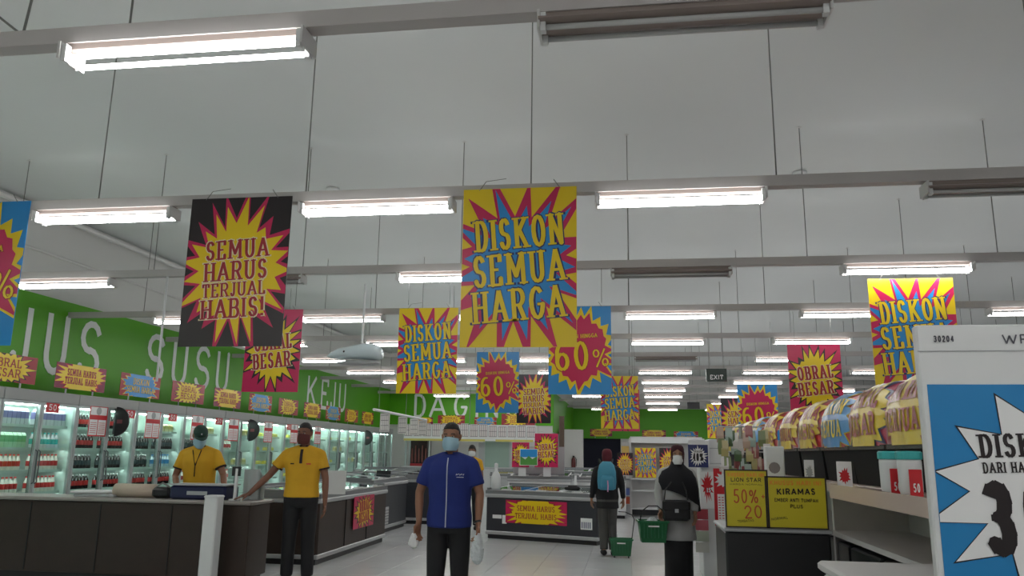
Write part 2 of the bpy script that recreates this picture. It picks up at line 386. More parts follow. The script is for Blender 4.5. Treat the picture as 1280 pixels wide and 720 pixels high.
for (Y, x0, lit, unlit) in rows:
    seen = 3 <= Y
    if seen: vis_row += 1
    rn = ordn(vis_row-1)+' row from the camera' if seen else 'row behind the camera'
    cols = sorted([(k, 1) for k in lit]+[(k, 0) for k in unlit])
    xl = XL+.02 if Y < YD else XD+.04
    tr = thing('lighting_trunking', ('long pale metal trunking carrying the %s of lamps' % rn) if seen else 'metal trunking carrying unseen lamps added for their light, row at %s' % {-4.6: 'the back wall', -1.9: 'the middle', .7: 'just above the camera'}[Y], 'trunking', (0, Y, 3.44))
    mb = MB(); mb.box(xl, XR-.02, -.045, .045, 0, .012); mb.box(xl, XR-.02, -.045, -.037, .012, .085); mb.box(xl, XR-.02, .037, .045, .012, .085); mb.box(xl, XR-.02, -.037, .037, .077, .085)
    mb.build('channel', BEAM, tr)
    for k in range(-4, 7):
        x = {5.92: -.74, 3.33: -.6}.get(Y, .02)+k*1.87
        if x < xl+.1: continue
        MB().tube([(x, 0, .085), (x, 0, CH-3.44)], .0055, 6).build('suspension_rod', WIRE, tr)
        MB().lathe([(.03, CH-3.44-.012), (.012, CH-3.44-.02)], 8, (x, 0, 0)).build('ceiling_mount', WMET, tr)
    if Y == 3.33:
        p = at(30, 34, Y); MB().tube([(p.x, 0, .085), (p.x-.34, 0, .34), (p.x-1.6, .2, CH-3.44)], .007, 6).build('brace_wire', WIRE, tr); MB().tube([(p.x, 0, .085), (p.x+.15, .0, CH-3.44)], .007, 6).build('brace_wire', WIRE, tr)
    fx = []
    for k, on in cols:
        x = x0+k*SP
        if x < xl or x > XR-1.5: continue
        pc = px((x+.63, Y, 3.4)); fx.append((x, on, seen and -60 < pc[0] < 1340 and -10 < pc[1]))
    nv = sum(f[2] for f in fx); i = 0
    for x, on, v in fx:
        if v:
            i += 1
            where = 'leftmost' if i == 1 else 'rightmost' if i == nv else ordn(i-1)+' from left'
            if nv == 1: where = 'only one seen'
            lab = '%s twin-tube batten lamp, %s in the %s' % ('glowing' if on else 'unlit', where, rn)
            g = 'lamps in the '+rn
        else: lab = 'lamp batten of the %s, outside the photograph' % rn; g = 'lamps out of view, '+rn
        if on: o = protoL if not usedL else copy_tree(protoL); usedL = True
        else: o = protoD if not usedD else copy_tree(protoD); usedD = True
        o.location = (x, Y, 3.44); o['label'] = lab; o['group'] = g
for (x, y, t) in ((-4.0, 9.95, 'near the middle left lamp rods'), (2.19, 9.97, 'right of the centre lamps')):
    tag(MB().lathe([(.05, 0), (.09, -.01), (.09, -.035), (.04, -.055)][::-1], 14).build('smoke_detector', WPL, loc=(x, y, CH-.001)), 'small round detector on the ceiling %s' % t, 'detector')

# ================================================================ POSTERS
DIS = make_sign(.71, 1, YEL, MAG, BLU, YEL, NAV, [('DISKON', .78, .20, .71), ('SEMUA', .80, .20, .485), ('HARGA', .80, .20, .26)], n=17, seed=4, band=.062, rx=.58, ry=.46, inner=.58, st=.135, rot=.08)
SEM = make_sign(.71, 1, BLK, MAG, YEL, DRED, CRM, [('SEMUA', .62, .13, .645), ('HARUS', .62, .13, .50), ('TERJUAL', .62, .095, .375), ('HABIS!', .62, .13, .25)], n=21, seed=11, band=.035, rx=.52, ry=.43, inner=.70, st=.15)
SIX = make_sign(.71, 1, BLU, YEL, MAG, YEL, DRED, [('DISKON HINGGA', .56, .045, .655, .16), ('60', .56, .32, .43, .14, -.13), ('%', .27, .21, .41, .09, .33)], n=20, seed=9, band=.035, rx=.56, ry=.45, inner=.76)
OBR = make_sign(.71, 1, MAG, BLK, YEL, DRED, CRM, [('OBRAL', .68, .19, .60), ('BESAR', .68, .19, .38)], n=22, seed=3, band=.028, rx=.48, ry=.41, inner=.72, st=.15, rot=.1)
used = set()
def hang(proto, x0, y0, x1, y1, Y, label, group=None, rz=0, drop=True):
    """poster spanning pixels x0..x1, y0..y1 when it hangs at depth Y"""
    a, b = at((x0+x1)/2, y0, Y), at((x0+x1)/2, y1, Y); h = a.z-b.z
    if proto in used: o = copy_tree(proto)
    else: o = proto; used.add(proto)
    o.location = (a.x, Y, b.z); o.rotation_euler = (0, 0, rz); o.scale = (h, h, h)
    o.name = 'hanging_poster' if drop else 'display_poster'
    tag(o, label, 'poster', group)
    if drop and b.z+h < 3.38:
        root_z = (3.44-b.z)/h
        for sx in (-.25, .25): MB().tube([(sx, .002, 1.04), (sx, .002, root_z)], .003/h, 5).build('hanging_cord', WIRE, o)
    return o
hang(DIS, 577, 235, 722, 434, 5.868, 'biggest yellow and blue poster reading DISKON SEMUA HARGA, top centre')
hang(SEM, 238, 247, 367, 433, 5.868, 'large black poster with yellow burst reading SEMUA HARUS TERJUAL HABIS!, upper left')
hang(SIX, -80, 253, 42, 432, 5.868, 'large blue poster with 60% cut off by the left edge')
hang(OBR, 309, 387, 380, 490, 8.47, 'magenta OBRAL BESAR poster partly behind the large black poster')
hang(DIS, 500, 385, 572, 492, 8.47, 'smaller DISKON SEMUA HARGA poster left of the biggest poster')
hang(SIX, 687, 383, 762, 493, 8.47, '60% poster with blue corners partly behind the biggest poster')
hang(SIX, 596, 440, 649, 516, 11.17, 'small 60% poster hanging below the biggest poster')
hang(DIS, 750, 470, 798, 536, 11.17, 'small DISKON SEMUA HARGA poster hanging beside the right 60% poster')
hang(SEM, 645, 468, 690, 529, 13.87, 'small black SEMUA HARUS TERJUAL HABIS poster left of the 60% poster')
hang(OBR, 762, 487, 799, 539, 13.87, 'small OBRAL BESAR poster peeking out behind a DISKON poster')
hang(DIS, 1075, 348, 1199, 490, 8.62, 'brightly lit DISKON SEMUA HARGA poster under a lamp on the right')
hang(OBR, 982, 430, 1051, 520, 11.32, 'brightly lit OBRAL BESAR poster hanging over the row of baskets')
hang(SIX, 921, 481, 971, 550, 14.0, 'bright 60% poster hanging left of the lit OBRAL BESAR poster')
hang(SEM, 903, 497, 940, 555, 16.4, 'dark red burst poster hanging behind the bright 60% poster')
hang(DIS, 889, 505, 908, 548, 21.6, 'tiny far DISKON SEMUA HARGA poster beside the dark red burst poster')
hang(OBR, 668, 542, 698, 584, 18, 'lit OBRAL BESAR poster standing on the white promotion freezer', drop=False)
hang(OBR, 639, 553, 663, 584, 18.05, 'small dark OBRAL BESAR poster at left of the promotion freezer', drop=False)
hang(DIS, 792, 560, 821, 597, 19.955, 'DISKON SEMUA HARGA poster on the white end shelf behind the shoppers', drop=False)
hang(SEM, 823, 560, 851, 597, 19.955, 'black and yellow burst poster on the white end shelf behind the veiled woman', drop=False)
hang(SEM, 772, 566, 790, 594, 19.0, 'burst poster half hidden behind the woman with the backpack', drop=False)
# landscape picture poster
a, b = at(650, 561, 17.9), at(672, 582, 17.9)
o = box(a.x, b.x, 0, .006, b.z, a.z).build('picture_poster', WHT, loc=(0, 17.9, 0)); tag(o, 'small picture poster of blue sky over green land on the promotion freezer', 'poster')
mb = MB(); mb.box(a.x+.01, b.x-.01, -.002, 0, (a.z+b.z)/2, a.z-.01); mb.build('sky_print', BLU, o)
mb = MB(); mb.add([(a.x+.01, -.003, b.z+.01), (b.x-.01, -.003, b.z+.01), (b.x-.01, -.003, b.z+.2), (b.x-.12, -.003, b.z+.14), (b.x-.2, -.003, b.z+.21), (a.x+.12, -.003, b.z+.13), (a.x+.01, -.003, b.z+.2)], [tuple(range(7))]); mb.build('land_print', M('print_green', (.08, .3, .05), .4), o)

# exit sign
p = at(896, 477, 13.82)
ex = box(-.17, .17, 0, .05, 0, .22).build('exit_sign', M('sign_dark_green', (.012, .03, .022), .3), loc=p); tag(ex, 'dark green EXIT sign hanging below the lamps right of centre', 'sign')
mb = MB(); text_mb(mb, 'EXIT', .22, .075, 0, .075, -.002, st=.16, serif=False); mb.build('lettering', WHT, ex)
mb = MB(); [mb.tube([(s*.12, .02, .22), (s*.12, .02, 3.44-p.z)], .004, 5) for s in (-1, 1)]; mb.build('hanging_rod', WIRE, ex)
p = at(867, 511, 26.9)
ex = box(-.2, .2, 0, .05, 0, .22).build('hanging_sign', DARK, loc=p); tag(ex, 'small dark hanging sign in front of the far green wall', 'sign')
mb = MB(); [mb.tube([(s*.12, .02, .22), (s*.12, .02, 3.44-p.z)], .006, 5) for s in (-1, 1)]; mb.build('hanging_rod', WIRE, ex)

# white streamlined unit on a pole, and bare pole
pj = thing('hanging_projector', 'white streamlined device hanging on a thin white pole left of the small DISKON poster', 'projector', at(452, 443, 8.47))
lv = []
for x, r, dz in ((-.40, .012, -.02), (-.36, .045, -.015), (-.26, .085, 0), (-.12, .105, .012), (.03, .125, .02), (.15, .125, .012), (.21, .105, 0), (.235, .07, -.005)):
    lv.append([(x, r*1.1*math.cos(2*PI*j/16), dz+r*.82*math.sin(2*PI*j/16)*(1 if math.sin(2*PI*j/16) > 0 else .75)) for j in range(16)])
MB().rings(lv).build('shell', M('glossy_white', (.62, .72, .76), .25, var=.06), pj, smooth=True)
mb = MB(); mb.rings([[(x, r*math.cos(2*PI*j/12)*1.0, -.075-.02+r*.3*math.sin(2*PI*j/12)) for j in range(12)] for x, r in ((-.3, .02), (-.15, .09), (.1, .11), (.2, .06))]); mb.build('lower_housing', GREYL, pj, smooth=True)
MB().lathe([(.014, .08), (.014, .80)], 8, (.0, 0, 0)).build('pole', WPL, pj)
MB().lathe([(.028, .085), (.028, .125)], 10).build('pole_collar', GREYL, pj)
MB().chain([(-.17, -.10, .02), (-.17, -.085, .02)], [.014, .014], 8).build('lens', DARK, pj)
p = at(209, 352, 8.48)
tag(MB().tube([(p.x, p.y, 3.44), (p.x, p.y, 2.2)], .014, 8).build('sign_pole', WPL), 'bare white pole hanging in front of the letters SUSU', 'pole')

# ================================================================ CHILLERS
XF = -8.12; PIT_ = .73
def rot_parent(): pass
def make_chiller():
    r = thing('glass_door_chiller', '-', 'chiller')      # local: origin at floor, front plane x=0, back x=-.58, runs along +y, two doors
    W = 2*PIT_; mb = MB()
    mb.box(-.60, -.57, 0, W, 0, 2.18); mb.box(-.57, -.02, -.012, .012, .12, 2.05); mb.box(-.57, 0, 0, W, 0, .30); mb.box(-.57, 0, 0, W, 2.06, 2.18)
    mb.build('cabinet', FINT, r)
    box(-.004, .02, .002, W-.002, .0, .28).build('base_panel', GREYL, r)
    hd = MB(); hd.cbox(-.01, .055, .001, W-.001, 2.05, 2.21, .012); hd.build('header', M('header_silver', (.33, .34, .33), .5, metal=.1, var=.04), r)
    for z in (.55, .82, 1.12, 1.42, 1.73):
        s = box(-.56, -.09, .02, W-.02, z-.018, z).build('shelf', WMET, r)
        box(-.09, -.082, .02, W-.02, z-.028, z+.012).build('price_rail', M('rail_pale', (.66, .76, .72), .4), s)
        box(-.115, -.098, .03, W-.03, z-.024, z-.019).build('added_shelf_glow', M('chiller_lamp_shelf', (.93, 1, .97), emit=CHILL*.55), s)  # glowing strip added under the shelf to brighten the interior evenly
    mb = MB(); mb.tube([(-.12, .06, 2.015), (-.12, W-.06, 2.015)], .014, 8); mb.build('interior_lamp', M('chiller_lamp', (.93, 1, .97), emit=CHILL), r)
    for k in (0, 1):
        y0 = k*PIT_+.006; y1 = y0+PIT_-.012; f = .036
        mb = MB(); mb.box(0, .045, y0, y0+f, .30, 2.05); mb.box(0, .045, y1-f, y1, .30, 2.05); mb.box(0, .045, y0+f, y1-f, .30, .34); mb.box(0, .045, y0+f, y1-f, 2.015, 2.05)
        d = mb.build('door', ALU, r)
        mb = MB(); mb.box(.03, .034, y0+f, y1-f, .34, 2.015); mb.build('pane', FGLASS, d)
        mb = MB(); yy = y1-f if k == 0 else y0+f-.012; mb.box(-.012, .03, yy, yy+.012, .34, 2.01); mb.build('gasket', ALUD, d)
        hy = y1-.02 if k == 0 else y0+.02
        mb = MB(); mb.tube([(.045, hy, .95), (.08, hy, .97), (.08, hy, 1.38), (.045, hy, 1.40)], .009, 6); mb.build('handle', ALUD, d)
    return r
ch0 = make_chiller(); Y0 = 9.34-2*PIT_
for i in list(range(13))+[-1, -2, -3]:
    o = ch0 if i == 0 else copy_tree(ch0)
    o.location = (XF, Y0+i*2*PIT_, 0)
    tag(o, 'two-door glass chiller on the left wall, %s' % ('%s one out of view beyond the left edge' % ordn(-i-1) if i < 0 else 'nearest, cut by the left edge' if i == 0 else 'last before the meat counter' if i == 12 else ordn(i)+' unit from the left edge'), 'chiller', 'glass-door chillers along the left wall')
# extra units out of view keep the wall run continuous behind the frame edge
# products
def bottle(name, mats, prof, bands):
    mb = MB(); n = 8
    for (r0, z0), (r1, z1), m in zip(prof, prof[1:], bands):
        mb.cur = m; rs = [[(r*math.cos(2*PI*j/n), r*math.sin(2*PI*j/n), z) for j in range(n)] for r, z in ((r0, z0), (r1, z1))]; mb.rings(rs, cap=False)
    mb.cur = bands[-1]; r, z = prof[-1]; mb.add([(r*math.cos(2*PI*j/n), r*math.sin(2*PI*j/n), z) for j in range(n)], [tuple(range(n))])
    return mb.build(name, mats, smooth=False)
def carton(name, mats, w, d, h, split=.4):
    mb = MB(); mb.cur = 0; mb.box(-d/2, d/2, -w/2, w/2, 0, h*split); mb.cur = 1; mb.box(-d/2, d/2, -w/2, w/2, h*split+.0005, h*.8)
    mb.cur = 0; mb.rings([[(-d/2, -w/2, h*.8), (d/2, -w/2, h*.8), (d/2, w/2, h*.8), (-d/2, w/2, h*.8)], [(-.004, -w/2, h), (.004, -w/2, h), (.004, w/2, h), (-.004, w/2, h)]])
    return mb.build(name, mats)
def pm(n, c, r=.35): return M('pack_'+n, c, r)
BP = [(.03, 0), (.034, .01), (.034, .06), (.034, .13), (.014, .185), (.014, .2), (.016, .2), (.016, .22)]
BS = [0, 0, 1, 0, 0, 2, 2]
kinds = {
 'purple': (carton('yogurt_carton', [pm('w', (.75, .75, .8)), pm('pur', (.35, .3, .65))], .07, .07, .23), 'white and purple drink carton', .078),
 'green': (carton('juice_carton', [pm('lg', (.55, .85, .6)), pm('gr', (.25, .65, .3))], .07, .07, .21), 'pale green juice carton', .078),
 'teal': (bottle('milk_bottle', [pm('w', (.75, .75, .8)), pm('teal', (.05, .55, .52)), pm('teal', (0, 0, 0))], BP, BS), 'teal labelled milk bottle', .08),
 'white': (bottle('milk_bottle', [pm('w2', (.85, .82, .75)), pm('rd', (.7, .05, .05)), pm('rd', (0, 0, 0))], BP, BS), 'white red-capped milk bottle', .075),
 'cola': (bottle('soda_bottle', [pm('cola', (.02, .012, .012), .15), pm('rd', (.7, .05, .05)), pm('wcap', (.7, .7, .7))], BP, BS), 'red-labelled dark soda bottle', .075),
 'dark': (bottle('soda_bottle', [pm('cola', (.02, .012, .012), .15), pm('dk2', (.05, .08, .09)), pm('wcap', (.7, .7, .7))], BP, BS), 'dark drink bottle with white cap', .075),
 'blue': (bottle('water_bottle', [pm('lb', (.6, .72, .8), .2), pm('bl', (.05, .3, .65)), pm('bl', (0, 0, 0))], BP, BS), 'blue-labelled water bottle', .08),
 'cream': (carton('snack_box', [pm('cr', (.8, .72, .4)), pm('cr2', (.7, .6, .2))], .12, .07, .14), 'cream yellow boxed product', .14),
 'yellow': (carton('cheese_box', [pm('ye', (.85, .65, .02)), pm('ye2', (.9, .8, .1))], .13, .07, .085), 'yellow box of cheese', .15),
}
first = {}
plan = [  # per door: product on shelves z = 1.73, 1.42, 1.12, .82
 ('purple', 'green', 'white', 'white'), ('purple', 'green', 'white', 'white'), ('purple', 'teal', 'white', 'white'), ('cola', 'cola', 'dark', 'cola'), ('cola', 'cola', 'dark', 'cola'),
 (None, 'dark', 'dark', 'cola'), ('cream', 'dark', 'blue', 'cola'), (None, 'dark', None, 'white'), ('cream', None, 'white', None), (None, 'white', None, 'white'),
 ('cream', None, 'cream', None), ('yellow', 'yellow', 'yellow', 'cream'), ('yellow', 'yellow', 'yellow', None), ('yellow', 'yellow', 'yellow', 'yellow'), (None, 'yellow', None, 'yellow'),
 ('cream', 'yellow', 'yellow', None), (None, 'yellow', 'yellow', None), ('yellow', None, 'yellow', 'yellow'), (None, 'cream', None, None), ('cream', None, 'cream', None), (None, None, 'cream', None)]
SN = ['top', 'second', 'third', 'fourth']
for d, shelf in enumerate(plan):
    yb = 9.34+(d-1)*PIT_
    for si, (kd, z) in enumerate(zip(shelf, (1.73, 1.42, 1.12, .82))):
        if not kd: continue
        proto, desc, pit = kinds[kd]; n = int((PIT_-.1)/pit)
        lab = '%s on %s shelf of %s chiller door from left' % (desc, SN[si], ordn(d))
        for k in range(n):
            if d > 8 and random.random() < .25: continue
            o = proto if kd not in first else proto.copy()
            if kd in first: C.objects.link(o)
            first[kd] = 1
            o.location = (XF-.14, yb+.06+pit*(k+.5)+random.uniform(-.004, .004), z); tag(o, lab, o.name.split('.')[0].split('_')[1], 'stock behind %s chiller door, %s shelf' % (ordn(d), SN[si]))
# paper notices on the door joints
pn = thing('paper_notice', '-', 'notice')
box(0, .002, -.21, .21, -.46, 0).build('sheet', WHT, pn)
mb = MB(); mb.box(.002, .003, -.21, -.19, -.46, 0); mb.box(.002, .003, .19, .21, -.46, 0); mb.box(.002, .003, -.19, .19, -.02, 0); mb.box(.002, .003, -.19, .19, -.46, -.44); mb.box(.002, .003, -.19, .19, -.21, -.14); mb.box(.002, .003, -.008, .008, -.44, -.21)
mb.build('red_print', RED, pn)
mb = MB(); mb.chain([(.0028, 0, -.08), (.0034, 0, -.08)], [.06, .06], 14, caps=False); mb.build('round_emblem', GREYL, pn)
mb = MB(); [mb.box(.002, .0026, s*.1-.07, s*.1+.07, -.26-.03*k, -.252-.03*k) for s in (-1, 1) for k in range(6)]; mb.build('printed_lines', RED, pn)
for i, y in enumerate((11.27, 12.71, 14.15, 15.56, 17.18, 18.6, 20.1)):
    o = pn if i == 0 else copy_tree(pn)
    o.location = (XF+.05, y, 2.07); tag(o, 'red and white paper notice on the chiller doors, %s' % ('nearest, beside a black disc' if i == 0 else ordn(i)+' from the left edge' if i < 6 else 'farthest one'), 'notice', 'red and white notices on the chillers')
sq = MB().box(0, .002, -.13, .13, -.13, 0).build('small_notice', RED); m = MB(); text_mb(m, '50', .16, .08, 0, -.06, 0, st=.16)
m.build('lettering', WHT, sq, (.003, 0, 0), PI/2)
for i, y in enumerate((10.26, 12.05, 13.3, 14.95, 16.3, 18.3)):
    o = sq if i == 0 else copy_tree(sq)
    o.location = (XF+.05, y, 2.05); tag(o, 'small square red notice on a chiller pane, %s' % (ordn(i)+' from left'), 'notice', 'small red notices on the chillers')
# black round flags
for i, (y, t) in enumerate(((11.66, 'above the dark soda bottles, nearest'), (16.2, 'in the middle of the chiller run'), (23.9, 'toward the far end of the chillers'))):
    hs_ = [(.23*math.sin(PI*j/16), .23*math.cos(PI*j/16)) for j in range(17)]
    f = MB().rings([[(x, yy, z) for x, z in hs_] for yy in (-.012, .012)]).build('round_flag', DARK, loc=(XF+.08, y, 1.85))
    tag(f, 'black half-round flag sticking out from the chiller doors, '+t, 'sign')
    box(.03, .12, -.0135, -.012, -.03, .03).build('print_mark', M('mark_pink', (.2, .05, .06), .5), f)
    box(-.03, .0, -.01, .01, -.2, .2).build('bracket', ALUD, f)
# toppers
TS = make_sign(1.12, .37, M('print_plum', (.25, .01, .05), .4), RED, YEL, DRED, ORG, [('SEMUA HARUS', .58, .27, .67), ('TERJUAL HABIS', .64, .27, .34)], n=24, seed=5, band=.05, name='shelf_topper', wires=False, rx=.47, ry=.72, inner=.78, rot=0, st=.15)
TO = make_sign(1.12, .37, DRED, BLK, YEL, DRED, ORG, [('OBRAL', .48, .30, .68), ('BESAR', .48, .30, .32)], n=20, seed=6, band=.05, name='shelf_topper', wires=False, rx=.45, ry=.62, inner=.68, rot=0, st=.15)
TD = make_sign(1.12, .37, DRED, YEL, BLU, YEL, NAV, [('DISKON', .40, .28, .68), ('SEMUA HARGA', .68, .28, .33)], n=22, seed=8, band=.05, name='shelf_topper', wires=False, rx=.46, ry=.7, inner=.78, rot=0, st=.14)
seq = [('obral', TO, 'OBRAL BESAR'), ('semua', TS, 'SEMUA HARUS TERJUAL HABIS'), ('diskon', TD, 'blue DISKON SEMUA HARGA'), ('obral', TO, 'OBRAL BESAR'), ('semua', TS, 'SEMUA HARUS TERJUAL HABIS'), ('diskon', TD, 'blue DISKON SEMUA HARGA'), ('obral', TO, 'OBRAL BESAR'), ('semua', TS, 'SEMUA HARUS TERJUAL HABIS'), ('diskon', TD, 'blue DISKON SEMUA HARGA'), ('obral', TO, 'OBRAL BESAR'), ('semua', TS, 'SEMUA HARUS TERJUAL HABIS')]
for i, (k, p, t) in enumerate(seq):
    o = copy_tree(p) if p in used else p; used.add(p)
    o.location = (XF-.06, 9.43+1.5*i, 2.285); o.rotation_euler = (0, 0, PI/2)
    tag(o, '%s topper on the left chillers, %s' % (t, 'cut by the left edge' if i == 0 else ordn(i)+' from the left edge'), 'sign', 'toppers along the chillers')
    mb = MB()
    for sx in (-.3, .3): mb.box(sx-.015, sx+.015, .004, .012, -.08, .2)
    mb.build('clip', GREYL, o)

# ================================================================ MEAT COUNTER (far left)
YM = 26.4
hdz0, hdz1 = at(600, 551, YM).z, at(600, 531, YM).z; hx0, hx1 = at(505, 540, YM).x, at(670, 540, YM).x
hd = thing('counter_header', 'white header board hung with price sheets above the meat counter', 'board', (0, YM, 0))
box(hx0, hx1, 0, .06, hdz0, hdz1).build('board', WPL, hd)
[box(hx0+(hx1-hx0)*a_, hx0+(hx1-hx0)*b_, -.01, 0, hdz0-.02, hdz0+.05).build('yellow_strip', M('strip_yellow', (.6, .52, .12), .5), hd) for a_, b_ in ((0, .34), (.36, .62), (.70, .98))]
n = 14
for i in range(n):
    xa = hx0+(hx1-hx0)*i/n+.03; xb = hx0+(hx1-hx0)*(i+1)/n-.03; z0 = hdz0+.12; z1 = hdz1-.03+random.uniform(-.02, .08)
    s = box(xa, xb, -.016, -.012, z0, z1).build('price_sheet', M('sheet_pink', (.72, .66, .66), .6), hd)
    mb = MB()
    for k in range(5): x = xa+(xb-xa)*k/4; mb.box(x-.006, x+.006, -.018, -.016, z0+.02, z1-.02)
    for k in range(3): z = z0+.02+(z1-z0-.04)*k/2; mb.box(xa, xb, -.018, -.016, z-.006, z+.006)
    mb.build('grid_print', M('print_grey', (.12, .11, .12), .6), s)
mb = MB()
for x in (hx0+.03, (hx0+hx1)/2, hx1-.03): mb.tube([(x, .03, hdz1), (x, .03, 3.6)], .012, 6)
mb.build('hanging_rod', WIRE, hd)
rl = MB().tube([(-5.27, 16.1, 2.3), (-5.45, 21.2, 2.3)], .03, 8).build('hanging_rail', WPL); tag(rl, 'white rail slanting from the chillers toward the meat counter header', 'rail')
MB().tube([(-5.29, 16.5, 2.3), (-5.29, 16.5, 3.44)], .006, 5).build('hanging_rod', WIRE, rl); MB().tube([(-5.42, 20.6, 2.3), (-5.42, 20.6, CH)], .006, 5).build('hanging_rod', WIRE, rl)
for i, yy in enumerate((17.0, 18.6, 19.8, 20.8)):
    s = box(-.004, .004, -.15, .15, -.40, 0).build('price_sheet', M('sheet_pink', (.8, .7, .7), .6), loc=(-5.27-.18*(yy-16.1)/5.1, yy, 2.27), rz=PI/3)
    tag(s, 'paper price sheet hanging from the slanting white rail, %s' % ('nearest' if i == 0 else ordn(i)+' along'), 'paper', 'sheets on the slanting rail')
    mb = MB(); [mb.box(-.0045, .0045, -.12+.06*k, -.115+.06*k, -.38, -.04) for k in range(5)]; [mb.box(-.0045, .0045, -.12, .12, -.38+.11*k, -.37+.11*k) for k in range(4)]
    mb.build('grid_print', M('print_grey', (.12, .11, .12), .6), s)
def atx(x, y, Y): return at(x, y, Y).x
mc = thing('meat_counter', 'long steel service counter with dark glass meat display under the header', 'counter', (0, 26.9, 0))
box(atx(500, 600, 26.9), atx(690, 600, 26.9), 0, .9, 0, .92).build('base', STEEL, mc)
box(atx(500, 600, 26.9)-.02, atx(690, 600, 26.9)+.02, -.04, .92, .92, .97).build('worktop', GREYL, mc)
xa, xb = atx(509, 570, 26.9), atx(531, 570, 26.9)
mb = MB(); mb.box(xa, xb, .3, .85, .97, 1.93); mb.build('display_case', M('meat_dark', (.02, .008, .008), .3), mc)
mb = MB(); mb.box(xa, xb, .28, .3, .97, 1.06); mb.build('red_tray', DRED, mc)
mb = MB(); [mb.chain([(xa+.12*k+.1, .26, 1.12), (xa+.12*k+.1, .26, 1.55+.1*(k % 2))], [.035, .02], 6) for k in range(5)]; mb.build('hanging_meat', M('meat', (.18, .05, .04), .4), mc)
xa, xb = atx(603, 570, 26.9), atx(636, 570, 26.9)
mb = MB(); mb.box(xa, xb, .3, .36, .97, 1.86); mb.build('service_window', M('pale_green_glass', (.33, .44, .38), .12), mc)
for x in (xa, xb, atx(534, 570, 26.9), atx(509, 570, 26.9), atx(504, 570, 26.9)): box(x-.03, x+.03, .27, .3, .97, 1.95).build('mullion', ALU, mc)
box(atx(596, 570, 26.9), atx(602, 570, 26.9), .3, .4, .97, 1.8).build('back_panel', GREYL, mc)
for i, (x0, x1, p, t) in enumerate(((515, 540, TS, 'red and yellow'), (546, 580, TO, 'OBRAL BESAR'), (592, 620, TD, 'blue'), (626, 668, TO, 'yellow burst'))):
    a, b = at(x0, 530, 26.3), at(x1, 530, 26.3)
    o = copy_tree(p, (a.x/2+b.x/2, 26.42, hdz1), 0, scale=(b.x-a.x)/1.12); tag(o, '%s topper above the meat counter header, %s' % (t, ['leftmost', 'second from left', 'third from left', 'rightmost'][i]), 'sign', 'toppers over the meat counter')
# far wall toppers
for i, (x0, x1, y, p, t) in enumerate(((737, 765, 545, TS, 'left'), (803, 833, 547, TS, 'middle'), (843, 874, 549, TD, 'right'))):
    a, b = at(x0, y, 38.5), at(x1, y, 38.5)
    o = copy_tree(p, ((a.x+b.x)/2, 38.955, a.z), 0, scale=(b.x-a.x)/1.12); tag(o, 'small topper on the far green wall, the %s one' % t, 'sign', 'toppers on the far green wall')

# ================================================================ FREEZERS
def freezer(label, loc, rz, L, D, H, body, lids=2, nm='chest_freezer', grille=True):
    """local: length along x, front at y=0"""
    r = thing(nm, label, 'freezer', loc, rz)
    MB().cbox(.01, L-.01, .01, D-.01, .08, H-.14, .02).build('body', body, r)
    box(.04, L-.04, .04, D-.04, 0, .08).build('plinth', DARK, r)
    MB().cbox(0, L, -.012, D+.012, H-.15, H-.09, .012).build('bumper', GREYL, r)
    MB().cbox(.004, L-.004, 0, D, .07, .13, .01).build('lower_trim', STEEL, r)
    mb = MB(); t = .05
    z0, z1 = H-.09, H-.03
    mb.box(0, L, 0, t, z0, z1); mb.box(0, L, D-t, D, z0, z1+.10); mb.box(0, t, t, D-t, z0, z1+.04); mb.box(L-t, L, t, D-t, z0, z1+.04)
    mb.build('rim', M('rim_grey', (.22, .23, .24), .3, metal=.2), r)
    box(t, L-t, t, D-t, H-.45, H-.44).build('inner_floor', WPL, r)
    for k in range(lids):
        a = t+(L-2*t)*k/lids+.004; b = t+(L-2*t)*(k+1)/lids-.004; zz = .01*(k % 2)
        mb = MB(); ym, ye = t, D-t
        def q(u0, u1, v0, v1, m=mb, zz=zz):
            za, zb = H-.035+zz+(v0-ym)/(ye-ym)*.06, H-.035+zz+(v1-ym)/(ye-ym)*.06
            m.add([(u0, v0, za), (u1, v0, za), (u1, v1, zb), (u0, v1, zb), (u0, v0, za+.012), (u1, v0, za+.012), (u1, v1, zb+.012), (u0, v1, zb+.012)], [(0, 3, 2, 1), (4, 5, 6, 7), (0, 1, 5, 4), (1, 2, 6, 5), (2, 3, 7, 6), (3, 0, 4, 7)])
        q(a, b, ym, ym+.04); q(a, b, ye-.04, ye); q(a, a+.03, ym+.04, ye-.04); q(b-.03, b, ym+.04, ye-.04)
        ld = mb.build('lid', STEEL, r)
        m2 = MB(); q(a+.03, b-.03, ym+.04, ye-.04, m2); m2.build('pane', LGLASS, ld)
        box(a+(b-a)/2-.09, a+(b-a)/2+.09, ym-.01, ym+.02, H-.025, H-.0).build('lid_handle', WPL, ld)
    return r
def grille(r, x0, x1, z0, z1, y=0):
    g = box(x0, x1, y-.006, y+.012, z0, z1).build('vent_grille', M('grille_grey', (.5, .5, .5), .5), r)
    mb = MB(); [mb.box(x0+.01, x1-.01, y-.009, y-.006, z0+.02+k*(z1-z0-.03)/6, z0+.03+k*(z1-z0-.03)/6) for k in range(6)]
    mb.build('vent_slots', GREY, g)
